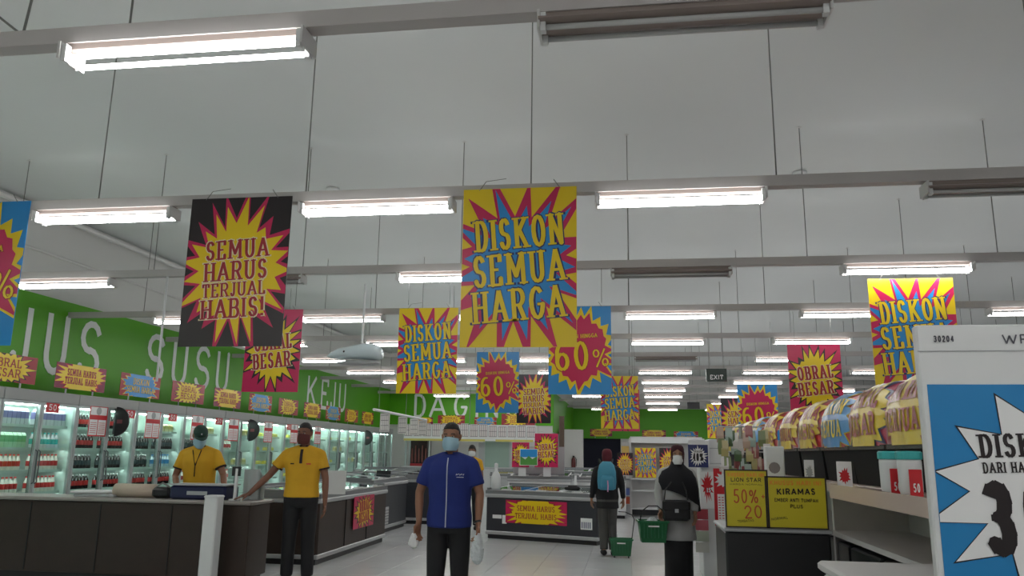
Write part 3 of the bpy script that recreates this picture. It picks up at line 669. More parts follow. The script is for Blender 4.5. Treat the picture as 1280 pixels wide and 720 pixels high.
# centre freezer
fz = freezer('dark grey island freezer in the centre with SEMUA HARUS TERJUAL HABIS sticker', (-2.52, 14.15, 0), math.radians(-19), 2.1, .95, .84, GREY, 3)
for x0, n in ((.15, 3), (1.80, 3)):
    mb = MB()
    if x0 < 1: mb.box(x0, x0+.17, -.002, .01, .34, .40); mb.box(x0+.19, x0+.27, -.002, .01, .26, .40)
    else: mb.box(x0, x0+.2, -.002, .01, .24, .42)
    mb.build('sticker', WHT, fz)
mb = MB(); [mb.box(1.82+.035*k, 1.835+.035*k, -.004, -.002, .26, .36) for k in range(5)]; mb.build('sticker_print', NAV, fz)
CA = make_sign(1.15, .38, MAG, DRED, YEL, DRED, YEL, [('SEMUA HARUS', .62, .24, .66), ('TERJUAL HABIS', .68, .24, .33)], n=24, seed=21, band=.04, name='sale_banner', wires=False, rx=.49, ry=.7, inner=.75, rot=0, st=.15)
CA.parent = None; rz = math.radians(-19); off = Vector((.98*math.cos(rz)+.003*math.sin(rz), .98*math.sin(rz)-.003*math.cos(rz)))
CA.location = (-2.52+off.x, 14.15+off.y, .28); CA.rotation_euler = (0, 0, rz); tag(CA, 'SEMUA HARUS TERJUAL HABIS banner stuck on the front of the centre freezer', 'banner')
# contents: boxes inside
for i in range(5):
    p = Vector((.35+.33*i, .35)); c, s = math.cos(rz), math.sin(rz)
    o = box(-.12, .12, -.09, .09, 0, .1).build('frozen_pack', [pm('fz%d' % i, (random.uniform(.3, .8), random.uniform(.3, .8), random.uniform(.4, .8)))][0], loc=(-2.52+p.x*c-p.y*s, 14.15+p.x*s+p.y*c, .84-.438), rz=rz)
    tag(o, 'frozen food pack under the glass lids of the centre freezer', 'pack', 'packs in the centre freezer')
# the brown one, long side faces right (+X): rz = +90deg makes local +x = world +y, front = +X
fb = freezer('brown laminate island freezer with OBRAL BESAR poster behind the yellow shirted man', (-4.0, 10.2, 0), PI/2, 2.95, 1.0, .92, BROWN, 3, 'island_freezer')
[box(x, x+.012, -.001, .02, .14, .77).build('panel_joint', DARK, fb) for x in (1.0, 1.95)]
OS = make_sign(.62, .46, MAG, BLK, YEL, DRED, ORG, [('OBRAL', .5, .32, .68), ('BESAR', .5, .32, .34)], n=18, seed=31, band=.05, name='sale_banner', wires=False, rx=.46, ry=.5, inner=.66, rot=.1, st=.16)
OS.location = (-3.984, 11.95, .33); OS.scale = (1.5, 1, 1); OS.rotation_euler = (0, 0, PI/2); tag(OS, 'OBRAL BESAR banner on the side of the brown island freezer', 'banner')
fc = freezer('black chest freezer with pale vent grille just beyond the brown freezer', (-4.42, 13.7, 0), PI/2, 2.2, 1.0, .98, GREY, 2); grille(fc, .25, .95, .12, .45)
box(.1, .4, -.003, .01, .55, .75).build('sticker', WHT, fc)
fd = freezer('black chest freezer behind the blue shirted man', (-4.0, 16.4, 0), PI/2, 2.2, 1.0, .98, GREY, 2); grille(fd, 1.3, 1.9, .12, .42)
fe = freezer('white island freezer along the back, left of the promotion freezer', (-6.9, 19.6, 0), 0, 2.6, 1.0, .98, WPL, 3)
ff = freezer('white promotion freezer carrying posters behind the centre freezer', (-2.75, 18.2, 0), 0, 1.45, 1.0, .98, WPL, 2)
fg = freezer('white island freezer behind the centre freezer, right side', (-1.25, 19.2, 0), 0, 1.15, 1.0, .95, WPL, 2)
fh = freezer('white island freezer in the distance in front of the far doorway', (-2.3, 24.0, 0), 0, 2.2, 1.0, .98, WPL, 2)
fi = freezer('steel grey chest freezer beside the back counter', (-3.55, 20.5, 0), 0, 1.1, 1.0, .96, GREYL, 1)
pb = box(0, 1.2, 0, .05, 0, .62).build('back_board', GREYL, loc=(-2.7, 18.75, .99)); tag(pb, 'grey upright board on the promotion freezer behind the posters', 'board')
# posters stand on a ledge: small clip feet under the two lit posters
for x in (-2.4, -1.84):
    f = box(-.08, .08, 0, .1, 0, 1.17-.95).build('poster_foot', WPL, loc=(x, 18.07, .95)); tag(f, 'white foot holding a poster on the promotion freezer, %s' % ('left' if x < -2 else 'right'), 'stand')

# post, pillar, extinguisher
a, b = at(700, 560, 30), at(728, 560, 30)
pl = struct(box(a.x, b.x, 30, 30.7, 0, CH).build('trim_5', WALL))
if True:
    pl.scale.z = 1; pl.data.vertices
    for v in pl.data.vertices:
        if v.co.z > 1: v.co.z = 2.35
e = thing('fire_extinguisher', 'dark fire extinguisher hanging on the pale panel beside the doorway', 'fire extinguisher', (at(717, 590, 29.9).x, 29.88, at(717, 588, 29.9).z))
MB().lathe([(.06, 0), (.08, .02), (.08, .38), (.05, .45), (.02, .47)], 12).build('cylinder', M('ext_red', (.12, .02, .02), .3), e, smooth=True)
MB().box(-.03, .03, -.06, .03, .47, .53).build('valve', DARK, e); MB().tube([(.03, -.03, .5), (.11, -.05, .4), (.1, -.05, .15)], .012, 6).build('hose', DARK, e)
a = at(702, 560, 27)
po = box(a.x-.08, a.x+.08, 27, 27.16, 0, 2.7).build('wooden_post', M('post_brown', (.10, .06, .04), .6, var=.2)); tag(po, 'slim brown post left of the pale panel with the extinguisher', 'post')

# ================================================================ COUNTER WITH THE TWO YELLOW SHIRTS
ct = thing('service_counter', 'long brown counter in front of the man in the green cap', 'counter', (-7.5, 8.3, 0))
MB().cbox(0, 3.45, .02, .52, .1, .86, .01).build('body', BROWN, ct); box(.05, 3.4, .06, .5, 0, .1).build('plinth', DARK, ct)
MB().cbox(-.02, 3.48, -.02, .55, .86, .90, .012).build('worktop', M('worktop', (.30, .27, .25), .3, var=.2), ct)
[box(x, x+.01, .012, .03, .12, .84).build('panel_joint', DARK, ct) for x in (.85, 1.7, 2.55)]
def on_counter(o, l, c): return tag(o, l, c)
p = at(172, 622, 8.8)
rl = thing('paper_roll', 'beige roll of wrapping paper lying on the counter at left', 'roll', (-5.55, 8.55, .90))
MB().tube([(-.24, 0, .075), (.24, 0, .075)], .075, 18).build('paper', M('kraft', (.55, .45, .36), .6, var=.05), rl, smooth=True)
MB().tube([(.24, 0, .075), (.245, 0, .075)], .04, 12).build('core', DARK, rl)
mb = MB(); mb.cbox(-.33, .33, -.16, .16, 0, .15, .02); bx = mb.build('blue_crate', M('crate_blue', (.012, .016, .06), .35), loc=(-4.72, 8.56, .90)); tag(bx, 'dark blue crate on the counter in front of the man in the cap', 'crate')
box(-.34, .34, -.17, .17, .15, .165).build('rim', GREYL, bx); box(-.12, .12, -.163, -.16, .05, .09).build('print_strip', GREYL, bx)
dk = thing('packing_tool', 'black lump of packing tools between roll and blue crate', 'tool', (-5.18, 8.56, .90))
MB().cbox(-.13, .10, -.1, .1, 0, .12, .03).build('body', DARK, dk); MB().chain([(.08, 0, .06), (.15, -.05, .10)], [.03, .03], 8).build('handle', DARK, dk); MB().tube([(-.12, -.05, .10), (0, -.09, .17), (.1, -.04, .1)], .01, 6).build('cable', WIRE, dk)
# flat packages at left
for i, (x, z, w) in enumerate(((-6.15, .90, .25), (-6.25, .935, .2))):
    tag(MB().cbox(-w, w, -.15, .15, 0, .03, .008).build('flat_package', [GREYL, WPL][i], loc=(x+.15, 8.6, z), rz=.2*i), 'flat grey package at the left end of the counter, %s' % ('lower' if i == 0 else 'upper'), 'package')
st = thing('receipt_printer_box', 'tall white box standing at the front edge of the counter', 'box', (-4.42, 8.46, .48)) if False else None
wb = thing('white_bin', 'tall narrow white bin standing in front of the brown counter', 'bin', (-4.36, 8.12, 0))
MB().cbox(-.075, .075, -.075, .075, 0, .96, .012).build('body', WPL, wb); MB().cbox(-.08, .08, -.08, .08, .94, .97, .01).build('rim', WPL, wb)
sp = thing('sign_stand', 'slim white stand on the counter beside the blue crate', 'stand', (-4.30, 8.45, .90))
MB().box(-.05, .05, -.04, .04, 0, .015).build('foot', WPL, sp); MB().tube([(0, 0, .015), (.005, 0, .34)], .02, 8).build('post', WPL, sp); MB().box(-.05, .05, -.012, -.0, .26, .36).build('tag_plate', DARK, sp)
# roll of clear plastic bags between the men
pr = thing('plastic_sheet_stack', 'upright translucent plastic sheets on the counter between the yellow shirts', 'plastic sheets', (-4.20, 8.68, .90))
for k in range(4):
    mb = MB(); n = 6
    vs = [(-.10+.2*i/n, k*.035-.05+.02*math.sin(i*1.7+k), z) for z in (0, .33-.03*k) for i in range(n+1)]
    mb.add(vs, [(i, i+1, n+2+i, n+1+i) for i in range(n)]); mb.build('sheet', M('milky_plastic', (.42, .46, .45), .3), pr, smooth=True)
# white paper sheet on the brown freezer
ps = thing('paper_sign', 'white paper sheet standing on the near end of the brown freezer', 'paper', (-4.35, 10.35, .925))
a = at(409, 588, 10.35); b = at(431, 625, 10.35)
ps.location.x = (a.x+b.x)/2; box(a.x-ps.location.x, b.x-ps.location.x, 0, .004, -.04, a.z-.925).build('sheet', WPL, ps); box(-.03, .03, .004, .05, -.0, .01).build('foot', GREYL, ps)
# small dark price sign in front of the chillers' far end
a, b = at(471, 588, 15.9), at(488, 597, 15.9)
o = box(a.x, b.x, 0, .02, b.z, a.z).build('price_sign', DARK, loc=(0, 15.9, 0)); tag(o, 'small dark sign standing on the black freezer beyond the brown one', 'sign'); box((a.x+b.x)/2-.02, (a.x+b.x)/2+.02, .0, .02, .92, b.z).build('post', GREYL, o)

# spray bottle on the centre freezer
sb = thing('spray_bottle', 'white bottle and bag standing on the left corner of the centre freezer', 'bottle', (-2.36, 14.28, .815))
MB().lathe([(.07, 0), (.09, .03), (.085, .22), (.05, .30), (.03, .32), (.03, .37)], 12).build('body', WPL, sb, smooth=True); MB().lathe([(.035, .37), (.035, .44), (.015, .46)], 10).build('cap', WPL, sb)
dkb = thing('black_scoop', 'small black clamp lying on the centre freezer lid', 'tool', (-.98, 13.85, .86)); MB().chain([(-.1, 0, .02), (.1, .02, .02)], [.03, .035], 8).build('body', DARK, dkb); MB().chain([(-.05, 0, .05), (.08, .02, .05)], [.02, .02], 8).build('handle', DARK, dkb)

# ================================================================ BACKGROUND END SHELF
es = thing('end_shelf', 'white end shelf carrying two burst posters behind the shoppers', 'shelf', (0, 20, 0))
xa, xb = atx(788, 580, 20), atx(880, 580, 20)
box(xa, xb, .3, .34, 0, 1.9).build('back_panel', WMET, es); box(xa, xb, 0, .3, 1.74, 1.86).build('header', WPL, es)
for z in (.2, .62, .90): box(xa, xb, -.05, .3, z-.03, z).build('shelf_board', WPL, es)
for x in (xa, xb): box(x-.025, x+.025, -.02, .34, 0, 1.86).build('upright', WMET, es)
box(xa+.02, xb-.02, .26, .3, .02, .18).build('kick_panel', GREY, es)
for i in range(7):
    x = xa-.12; z = .3+.2*i
    o = box(-.09, .09, -.05, .05, 0, .16).build('hanging_pack', pm('hp%d' % i, random.choice([(.5, .1, .05), (.6, .6, .6), (.1, .15, .4), (.6, .4, .1)])), loc=(x, 19.9, z)); tag(o, 'small pack on the narrow rack left of the end shelf, %s from the floor' % ordn(i), 'pack', 'packs on the narrow rack')
nr = thing('narrow_rack', 'narrow metal rack left of the white end shelf', 'rack', (xa-.12, 19.97, 0)); box(-.1, .1, 0, .02, 0, 1.75).build('panel', GREYL, nr)
for i in range(7): box(-.1, .1, -.13, 0, .285+.2*i, .299+.2*i).build('peg_shelf', STEEL, nr)

# ================================================================ RIGHT PROMOTION UNIT (behind the hijab woman)
YP = 10.4
wu = thing('promotion_cabinet', 'tall white promotion cabinet covered with red posters right of the veiled woman', 'cabinet', (0, YP, 0))
xa, xb = atx(876, 600, YP), atx(990, 600, YP)
MB().cbox(xa, xb, 0, .6, 0, 1.35, .01).build('body', WPL, wu); x2 = atx(886, 560, YP); x3 = atx(911, 560, YP)
MB().cbox(x2, x3, 0, .5, 1.35, at(898, 549, YP).z, .01).build('top_box', WPL, wu); c = at(903, 557, YP); MB().chain([(c.x, -.012, c.z), (c.x, 0, c.z)], [.025, .025], 12, caps=False).build('black_knob', DARK, wu)
box(x2+.01, x3-.01, -.003, 0, at(898, 561, YP).z, at(898, 560, YP).z).build('seam', GREYL, wu)
P40 = make_sign(.25, .32, NAV, BLK, WHT, BLK, WHT, [('DISKON', .4, .09, .70), ('40%', .55, .34, .45)], n=20, seed=2, band=.01, name='price_poster', wires=False, rx=.44, ry=.42, inner=.68, rot=0, st=.16)
a, b = at(861, 584, YP-.1), at(885, 556, YP-.1); P40.location = ((a.x+b.x)/2, YP-.06, a.z); P40.scale = ((b.x-a.x)/.25, 1, (b.z-a.z)/.32); tag(P40, 'navy price poster with white burst reading 40 beside the veiled woman', 'poster')
hz = at(870, 551, YP).z; box(-.12, .12, -.0, .02, .32, .38).build('top_strip', WHT, P40)
R1 = make_sign(.22, .55, WHT, WHT, RED, WHT, NAV, [('15', .30, .12, .5, .2, .1)], n=14, seed=5, band=.0, name='price_poster', wires=False, rx=.42, ry=.42, inner=.55, rot=0, cy=.6)
a, b = at(877, 636, YP-.1), at(893, 590, YP-.1); R1.location = ((a.x+b.x)/2, YP-.012, a.z); R1.scale = ((b.x-a.x)/.22, 1, (b.z-a.z)/.55); tag(R1, 'narrow white poster with ragged red burst on the promotion cabinet', 'poster')
R2 = thing('price_poster', 'red bordered poster with a pale printed list on the promotion cabinet', 'poster')
a, b = at(895, 658, YP-.1), at(918, 586, YP-.1); R2.location = ((a.x+b.x)/2, YP-.014, a.z); W2, H2 = b.x-a.x, b.z-a.z
box(-W2/2, W2/2, 0, .004, 0, H2).build('sheet', RED, R2); box(-W2*.34, W2*.36, -.002, 0, H2*.05, H2*.55).build('list_panel', WHT, R2)
mb = MB(); [mb.box(-W2*.3+W2*.16*i, -W2*.2+W2*.16*i, -.003, -.002, H2*(.08+.045*k), H2*(.095+.045*k)) for i in range(4) for k in range(10)]; mb.build('printed_lines', RED, R2)
mb = MB(); star_mb(mb, (0, H2*.8), star_pts(0, H2*.8, W2*.45, H2*.16, 11, 3, .6), (-W2/2, W2/2, 0, H2), -.002); mb.build('burst', WHT, R2)
# leaflets strip low left of cabinet
lf = thing('leaflet_strip', 'strip of colourful leaflets hanging on the cabinet corner', 'leaflets', (atx(877, 650, YP-.05), YP-.05, 0))
for k in range(4):
    z = at(877, 690, YP).z+.13*k; box(-.08, .08, 0, .02, z, z+.12).build('leaflet', pm('lf%d' % k, [(.6, .6, .55), (.45, .5, .4), (.5, .12, .15), (.4, .06, .08)][k]), lf)

# ================================================================ RIGHT GONDOLA WITH BASKETS
XG = 1.1
gd = thing('gondola', 'long shelf unit on the right with a pale ledge under black baskets', 'shelf', (XG, 0, 0))
box(.0, .95, 2.9, 9.8, 0, .12).build('plinth', DARK, gd); box(.44, .50, 2.9, 9.8, .12, 1.30).build('back_panel', WMET, gd)
for z in (.4, .75, 1.05): box(.02, .92, 2.92, 9.78, z-.025, z).build('shelf_board', WMET, gd)
for y in (2.92, 4.9, 7.2, 9.75): box(.04, .90, y-.02, y+.02, .12, 1.30).build('upright', WMET, gd)
MB().cbox(-.045, .99, 2.88, 9.82, 1.30, 1.325, .006).build('top_board', M('ledge_cream', (.55, .42, .36), .25, var=.12), gd)
MB().cbox(-.20, -.046, 2.5, 3.85, 1.30, 1.324, .006).build('front_ledge', MT['ledge_cream'], gd); box(-.212, -.20, 2.5, 3.85, 1.275, 1.335).build('price_rail', M('clear_rail', (.62, .50, .44), .15), gd); box(-.06, -.045, 3.85, 9.82, 1.275, 1.324).build('price_rail', M('clear_rail', (0, 0, 0)), gd)
# dark goods on lower shelves
for i in range(12):
    for j, z in enumerate((.12, .4, .75)):
        o = MB().cbox(.05, .4, -.26, .26, 0, .24, .01).build('dark_carton', pm('dc%d' % (i % 3), [(.02, .02, .025), (.03, .02, .02), (.015, .02, .02)][i % 3]), loc=(XG, 3.25+.55*i, z)); tag(o, 'dark carton on the lower shelves under the black baskets', 'carton', 'cartons on the lower shelves')
# baskets
def basket():
    r = thing('black_basket', '-', 'basket')
    n = 0; W, D, H = .555, .42, .185; t = .012
    mb = MB()
    lo = [(.02, -W/2+.012), (D-.02, -W/2+.012), (D-.02, W/2-.012), (.02, W/2-.012)]; hi = [(0, -W/2), (D, -W/2), (D, W/2), (0, W/2)]
    li = [(x+(t if x < .2 else -t), y+(t if y < 0 else -t)) for x, y in lo]; hi2 = [(x+(t if x < .2 else -t), y+(t if y < 0 else -t)) for x, y in hi]
    mb.rings([[(x, y, 0) for x, y in lo], [(x, y, H) for x, y in hi], [(x, y, H) for x, y in hi2], [(x, y, .01) for x, y in li]])
    mb.build('body', M('basket_black', (.008, .008, .009), .7, spec=.2), r)
    mb = MB(); mb.box(-.012, D+.012, -W/2-.012, -W/2+.004, H-.02, H); mb.box(-.012, D+.012, W/2-.004, W/2+.012, H-.02, H); mb.box(-.012, .004, -W/2, W/2, H-.02, H); mb.box(D-.004, D+.012, -W/2, W/2, H-.02, H)
    mb.build('rim', M('rim_black', (.02, .02, .022), .25), r)
    mb = MB(); [mb.chain([(0, s*W*.25, H), (.01, s*W*.25, H+.02)], [.012, .012], 8) for s in (-1, 1)]; mb.build('handle_lug', DARK, r)
    return r
# printed plastic banners arching over the baskets: a printed sheet mapped onto an arch
def arch_banner(seed, bg, mid, inn, txt, lines, W=.58, H=.30, n=18):
    c = (0, H*.5); pts = star_pts(c[0], c[1], W*.56, H*.66, n, seed, .78)
    layers = []
    mb = MB(); NX, NZ = 20, 24
    vs = [(-W/2+W*i/NX, 0, H*1.55*j/NZ) for j in range(NZ+1) for i in range(NX+1)]
    mb.add(vs, [(j*(NX+1)+i, j*(NX+1)+i+1, (j+1)*(NX+1)+i+1, (j+1)*(NX+1)+i) for j in range(NZ) for i in range(NX)]); layers.append(('sheet', bg, mb))
    def subdiv(mb, k=2):
        for _ in range(k):
            out = MB()
            for f in mb.f:
                v = [Vector(mb.v[i]) for i in f]; cc = sum(v, Vector())/len(v)
                for i in range(len(v)):
                    a, b, d = v[i], (v[i]+v[(i+1) % len(v)])/2, (v[i-1]+v[i])/2
                    out.add([a, b, cc, d], [(0, 1, 2, 3)])
            mb = out
        return mb
    m = MB(); star_mb(m, c, spike(pts, c, .012), (-W/2, W/2, 0, H*1.5), -.003); layers.append(('burst_outline', mid, subdiv(m, 3)))
    m = MB(); star_mb(m, c, pts, (-W/2, W/2, 0, H*1.5), -.006); layers.append(('burst', inn, subdiv(m, 3)))
    m = MB()
    for t, w_, h_, z in lines: text_mb(m, t, w_*W, h_*H, 0, z*H, -.009, st=.2)
    layers.append(('lettering', txt, subdiv(m, 1)))
    r = thing('sale_wrap', '-', 'banner')
    Rr = .17
    def bend(v):   # (x along row, y offset, s height along sheet) -> local (out, along, z)
        s = v[2]; k = v[1]; e = 1-.16*max(0, abs(v[0]/(W/2))-.55)/.45 if s > H*.45 else 1
        if s < H*.42: x, z, nx, nz = -.0, s, -1, 0
        else:
            a = (s-H*.42)/Rr; x, z = Rr*(1-math.cos(a)), H*.42+Rr*math.sin(a); nx, nz = -math.cos(a), math.sin(a)
        bul = .025*math.cos(v[0]/(W/2)*PI/2)+.0022*math.sin(v[0]*34+s*13)
        z2 = z*e if s > H*.42 else z
        return (x-bul-k*nx*-1*1.0 if False else x-bul+nx*(-k), v[0], z2+nz*(-k))
    for nme, mat, m in layers:
        m.v = [bend(v) for v in m.v]; m.build(nme, mat, r, smooth=True)
    return r
def gl(m, n):
    k = m.copy(); k.name = n; b = k.node_tree.nodes['Principled BSDF']; b.inputs['Roughness'].default_value = .35; b.inputs['Coat Weight'].default_value = .8; b.inputs['Coat Roughness'].default_value = .3; return k
gY, gM, gR, gB, gD, gK = gl(YEL, 'gloss_yellow'), gl(MAG, 'gloss_magenta'), gl(RED, 'gloss_red'), gl(BLU, 'gloss_blue'), gl(DRED, 'gloss_dark_red'), gl(NAV, 'gloss_navy')
gP = gl(M('print_pink', (.6, .25, .3), .4), 'gloss_pink')
A1 = arch_banner(1, gP, gR, gY, gD, [('SEMUA HARUS', .8, .3, .72), ('TERJUAL', .8, .3, .33)])
A2 = arch_banner(2, gM, gK, gY, gD, [('OBRAL', .7, .34, .75), ('BESAR', .7, .34, .33)])
A3 = arch_banner(3, gR, gY, gB, gY, [('DISKON', .7, .3, .72), ('SEMUA', .7, .3, .33)])
A4 = arch_banner(4, gR, gD, gY, gD, [('SEMUA', .8, .3, .72), ('HABIS', .8, .3, .33)])
bk = basket(); usedb = False; usedA = set()
order = [(3.38, A1, 'SEMUA HARUS'), (3.97, A2, 'OBRAL BESAR'), (4.56, A3, 'blue DISKON SEMUA'), (5.2, A4, 'orange SEMUA HABIS'), (5.85, A1, 'SEMUA HARUS'), (6.6, A4, 'yellow SEMUA HABIS'), (7.4, A3, 'blue DISKON SEMUA'), (8.2, A4, 'yellow SEMUA HABIS'), (9.0, A2, 'OBRAL BESAR')]
for i, (y, A, t) in enumerate(order):
    o = bk if not usedb else copy_tree(bk); usedb = True
    o.location = (XG, y, 1.325); o.scale = (1, 1.08, 1); tag(o, 'black basket on the right ledge, %s' % ('nearest, behind the white jar' if i == 0 else ordn(i)+' from the camera'), 'basket', 'black baskets on the right ledge')
    q = A if A not in usedA else copy_tree(A); usedA.add(A)
    # local frame of the banner: x = out of the row, y = along
    q.location = (XG+.0, y, 1.505); q.rotation_euler = (0, 0, 0); q.scale = (1, -1.05 if False else 1.05, 1)
    tag(q, 'glossy %s wrap arched over a black basket, %s' % (t, 'nearest the big white sign' if i == 0 else ordn(i)+' from the camera'), 'banner', 'glossy wraps over the baskets')
# the text on the wraps must read along -Y when seen from -X: mirror the along coordinate
for A in (A1, A2, A3, A4):
    for ch in A.children:
        for v in ch.data.vertices: v.co.y = -v.co.y
        ch.data.flip_normals()
# small cards on the ledge
def card(x0, y0, x1, y1, Y, label, col, art):
    a, b = at(x0, y1, Y), at(x1, y0, Y)
    o = box(a.x, b.x, 0, .006, 1.327, b.z).build('price_card', col, loc=(0, Y, 0)); tag(o, label, 'card')
    w_, h_ = b.x-a.x, b.z-1.327
    m = MB(); cx = (a.x+b.x)/2; star_mb(m, (cx, 1.327+h_*.42), star_pts(cx, 1.327+h_*.42, w_*.42, h_*.34, 12, 4), (a.x, b.x, 1.327, b.z), -.001); m.build('burst', art, o)
    return o
card(1048, 577, 1064, 615, 3.75, 'red and white price card on the pale ledge in front of the baskets', WHT, RED)
o = card(1006, 575, 1017, 594, 4.6, 'small white card clipped before the farther black baskets', WHT, GREYL)
# jar / pouch with teal lid near the big sign
jx = (at(1113, 600, 3.0).x+at(1153, 600, 3.0).x)/2
jr = thing('teal_lid_tub', 'white tub with teal lid and red price card beside the big white sign', 'tub', (jx, 3.0, 1.325)); jr.scale = (.64, .64, .95)
MB().lathe([(.052, 0), (.06, .02), (.062, .12), (.06, .13)], 20).build('tub', WPL, jr, smooth=True); MB().lathe([(.066, .13), (.068, .135), (.068, .155), (.06, .16)], 20).build('lid', M('teal', (.05, .42, .42), .4), jr)
cdp = box(-.03, .035, -.075, -.070, 0, .095).build('price_card', RED, jr); m = MB(); text_mb(m, '50', .035, .03, .003, .03, -.077, st=.18); m.build('lettering', WHT, cdp)
jr.location.x = jx+.014
j2 = copy_tree(jr, (jx-.008, 3.13, 1.325), 0, 'white tub with teal lid standing just left of the nearer teal tub'); 

# far end of the gondola: white pictured bag and hanging sachets
a, b = at(958, 600, 4.72), at(980, 558, 4.72)
wbg = thing('white_picture_box', 'white box printed with a grey picture behind the yellow boards', 'box', (a.x, 4.72, 1.327)); W2 = b.x-a.x; H2 = b.z-1.327
MB().cbox(0, W2, 0, .06, 0, H2, .006).build('carton', WPL, wbg); MB().chain([(W2*.45, -.001, H2*.35), (W2*.45, .0, H2*.35)], [W2*.3, W2*.3], 12, caps=False).build('picture', M('pic_grey', (.25, .22, .22), .6), wbg)
wbg.location.x = a.x
sr = thing('sachet_rack', 'wire rack of hanging sachets and packets behind the yellow boards', 'rack', (at(930, 600, 5.4).x, 5.4, 0))
MB().tube([(0, .06, 0), (0, .06, 1.64)], .012, 8).build('pole', STEEL, sr); MB().cbox(-.17, .17, -.1, .2, 0, .03, .01).build('base', STEEL, sr)
for z in (1.64, 1.48): MB().tube([(-.14, 0, z), (.14, 0, z)], .005, 6).build('hook_rail', STEEL, sr)
MB().tube([(0, .06, 1.64), (0, 0, 1.64)], .008, 6).build('arm', STEEL, sr); MB().tube([(0, .06, 1.48), (0, 0, 1.48)], .008, 6).build('arm', STEEL, sr)
cols = [(.5, .36, .28), (.7, .66, .64), (.35, .12, .12), (.22, .27, .12), (.4, .5, .45), (.5, .43, .2), (.08, .14, .07)]
for k in range(34):
    x = sr.location.x-.14+.28*((k*7) % 17)/16; z = (1.52, 1.44, 1.36, 1.29)[k % 4]+random.uniform(-.025, .025); mb = MB()
    mb.rings([[(-.03, -.004, 0), (.03, -.004, 0), (.03, .004, 0), (-.03, .004, 0)], [(-.032, -.012, .06), (.032, -.012, .06), (.032, .012, .06), (-.032, .012, .06)], [(-.03, -.002, .14), (.03, -.002, .14), (.03, .002, .14), (-.03, .002, .14)]])
    o = mb.build('sachet', M('sachet%d' % (k % 7), cols[k % 7], .25), loc=(x, 5.4-.013*(k % 6)-.01, z), rz=random.uniform(-.3, .3)); o.scale = (.72, .72, .72); tag(o, 'small glossy sachet hanging on the rack behind the yellow boards', 'sachet', 'sachets on the rack')
# yellow boards on the end counter
ec = thing('end_counter', 'low dark display counter carrying the two yellow handwritten boards', 'counter', (0, 4.5, 0))
ea, eb = at(880, 660, 4.5).x+.11, XG-.07
MB().cbox(ea, eb, 0, .5, 0, 1.06, .01).build('body', DARK, ec); MB().cbox(ea-.01, eb+.01, -.01, .51, 1.06, 1.08, .006).build('top', GREYL, ec)
YB_ = M('board_yellow', (.62, .52, .02), .45, var=.06, scale=6)
def board(x0, y0, x1, y1, label, lines):
    a, b = at(x0, y1, 4.5), at(x1, y0, 4.5); W2, H2 = b.x-a.x, b.z-1.082
    r = thing('price_board', label, 'board', ((a.x+b.x)/2, 4.49, 1.082))
    box(-W2/2, W2/2, 0, .006, 0, H2).build('sheet', YB_, r)
    t = .007; mb = MB(); mb.box(-W2/2-t, W2/2+t, -.004, .01, H2, H2+t); mb.box(-W2/2-t, W2/2+t, -.004, .01, 0, t); mb.box(-W2/2-t, -W2/2, -.004, .01, t, H2); mb.box(W2/2, W2/2+t, -.004, .01, t, H2)
    mb.build('frame', M('frame_dark', (.03, .02, .015), .5), r)
    for nme, mat, ls in lines:
        m = MB()
        for (tx, w_, h_, x, z, st, rot) in ls: text_mb(m, tx, w_*W2, h_*H2, x*W2, z*H2, -.002, st=st, rot=rot, serif=False)
        m.build(nme, mat, r)
board(909, 589, 957, 660, 'left yellow board handwritten with 50% + 20%', [('heading', ORG, [('KHUSUS HARI INI', .9, .07, 0, .93, .2, 0)]), ('handwriting', BLK, [('LION STAR', .75, .07, 0, .84, .16, 0), ('HARGA NORMAL', .8, .03, 0, .76, .14, 0)]),
      ('price', M('marker_red', (.5, .08, .02), .5), [('50%', .62, .24, -.02, .55, .10, 0), ('+', .12, .1, .40, .55, .16, 0), ('20', .45, .22, .14, .28, .11, .05)]), ('footnote', BLK, [('TERBATAS', .4, .04, -.05, .12, .12, .1)])])
board(960, 598, 1030, 664, 'right yellow board handwritten with KIRAMAS', [('heading', ORG, [('KHUSUS HARI INI', .88, .09, 0, .90, .2, 0)]), ('handwriting', BLK, [('KIRAMAS', .66, .12, 0, .73, .2, .02), ('EMBER ANTI TUMPAH', .74, .07, 0, .56, .14, 0), ('PLUS', .22, .07, 0, .44, .16, 0), ('NORMAL', .28, .05, -.3, .2, .14, .15)])])

# ================================================================ BIG WHITE SIGN, RIGHT FOREGROUND
YS = 2.0
dc = thing('display_table', 'white display table just below the big sign, right foreground', 'table', (.60, 1.85, 0))
MB().cbox(0, 1.2, 0, .9, .05, 1.10, .012).build('body', WPL, dc); MB().cbox(-.015, 1.215, -.015, .915, 1.10, 1.13, .008).build('top', WMET, dc); box(.05, 1.15, .05, .85, 0, .05).build('plinth', DARK, dc)
bs = thing('sale_sign', 'big white sign with blue panel reading DISKON DARI HARGA at the right edge', 'sign', (.683, YS, 1.13), math.radians(-1))
Wb, Hb = .52, .635
MB().cbox(0, Wb, 0, .03, 0, Hb, .004).build('board', WPL, bs)
box(0, Wb, -.002, .0, Hb-.064, Hb-.062).build('seam', GREYL, bs)
SB = M('sign_blue', (.01, .22, .52), .4)
box(.014, Wb-.014, -.002, 0, .02, Hb-.142).build('blue_panel', SB, bs)
c = (.26, .25); pts = star_pts(c[0], c[1], .262, .24, 13, 6, .64, .1); rect = (.014, Wb-.014, .02, Hb-.142)
m = MB(); star_mb(m, c, spike(pts, c, .003), rect, -.003); m.build('burst_outline', BLK, bs)
m = MB(); star_mb(m, c, pts, rect, -.004); m.build('burst', WHT, bs)
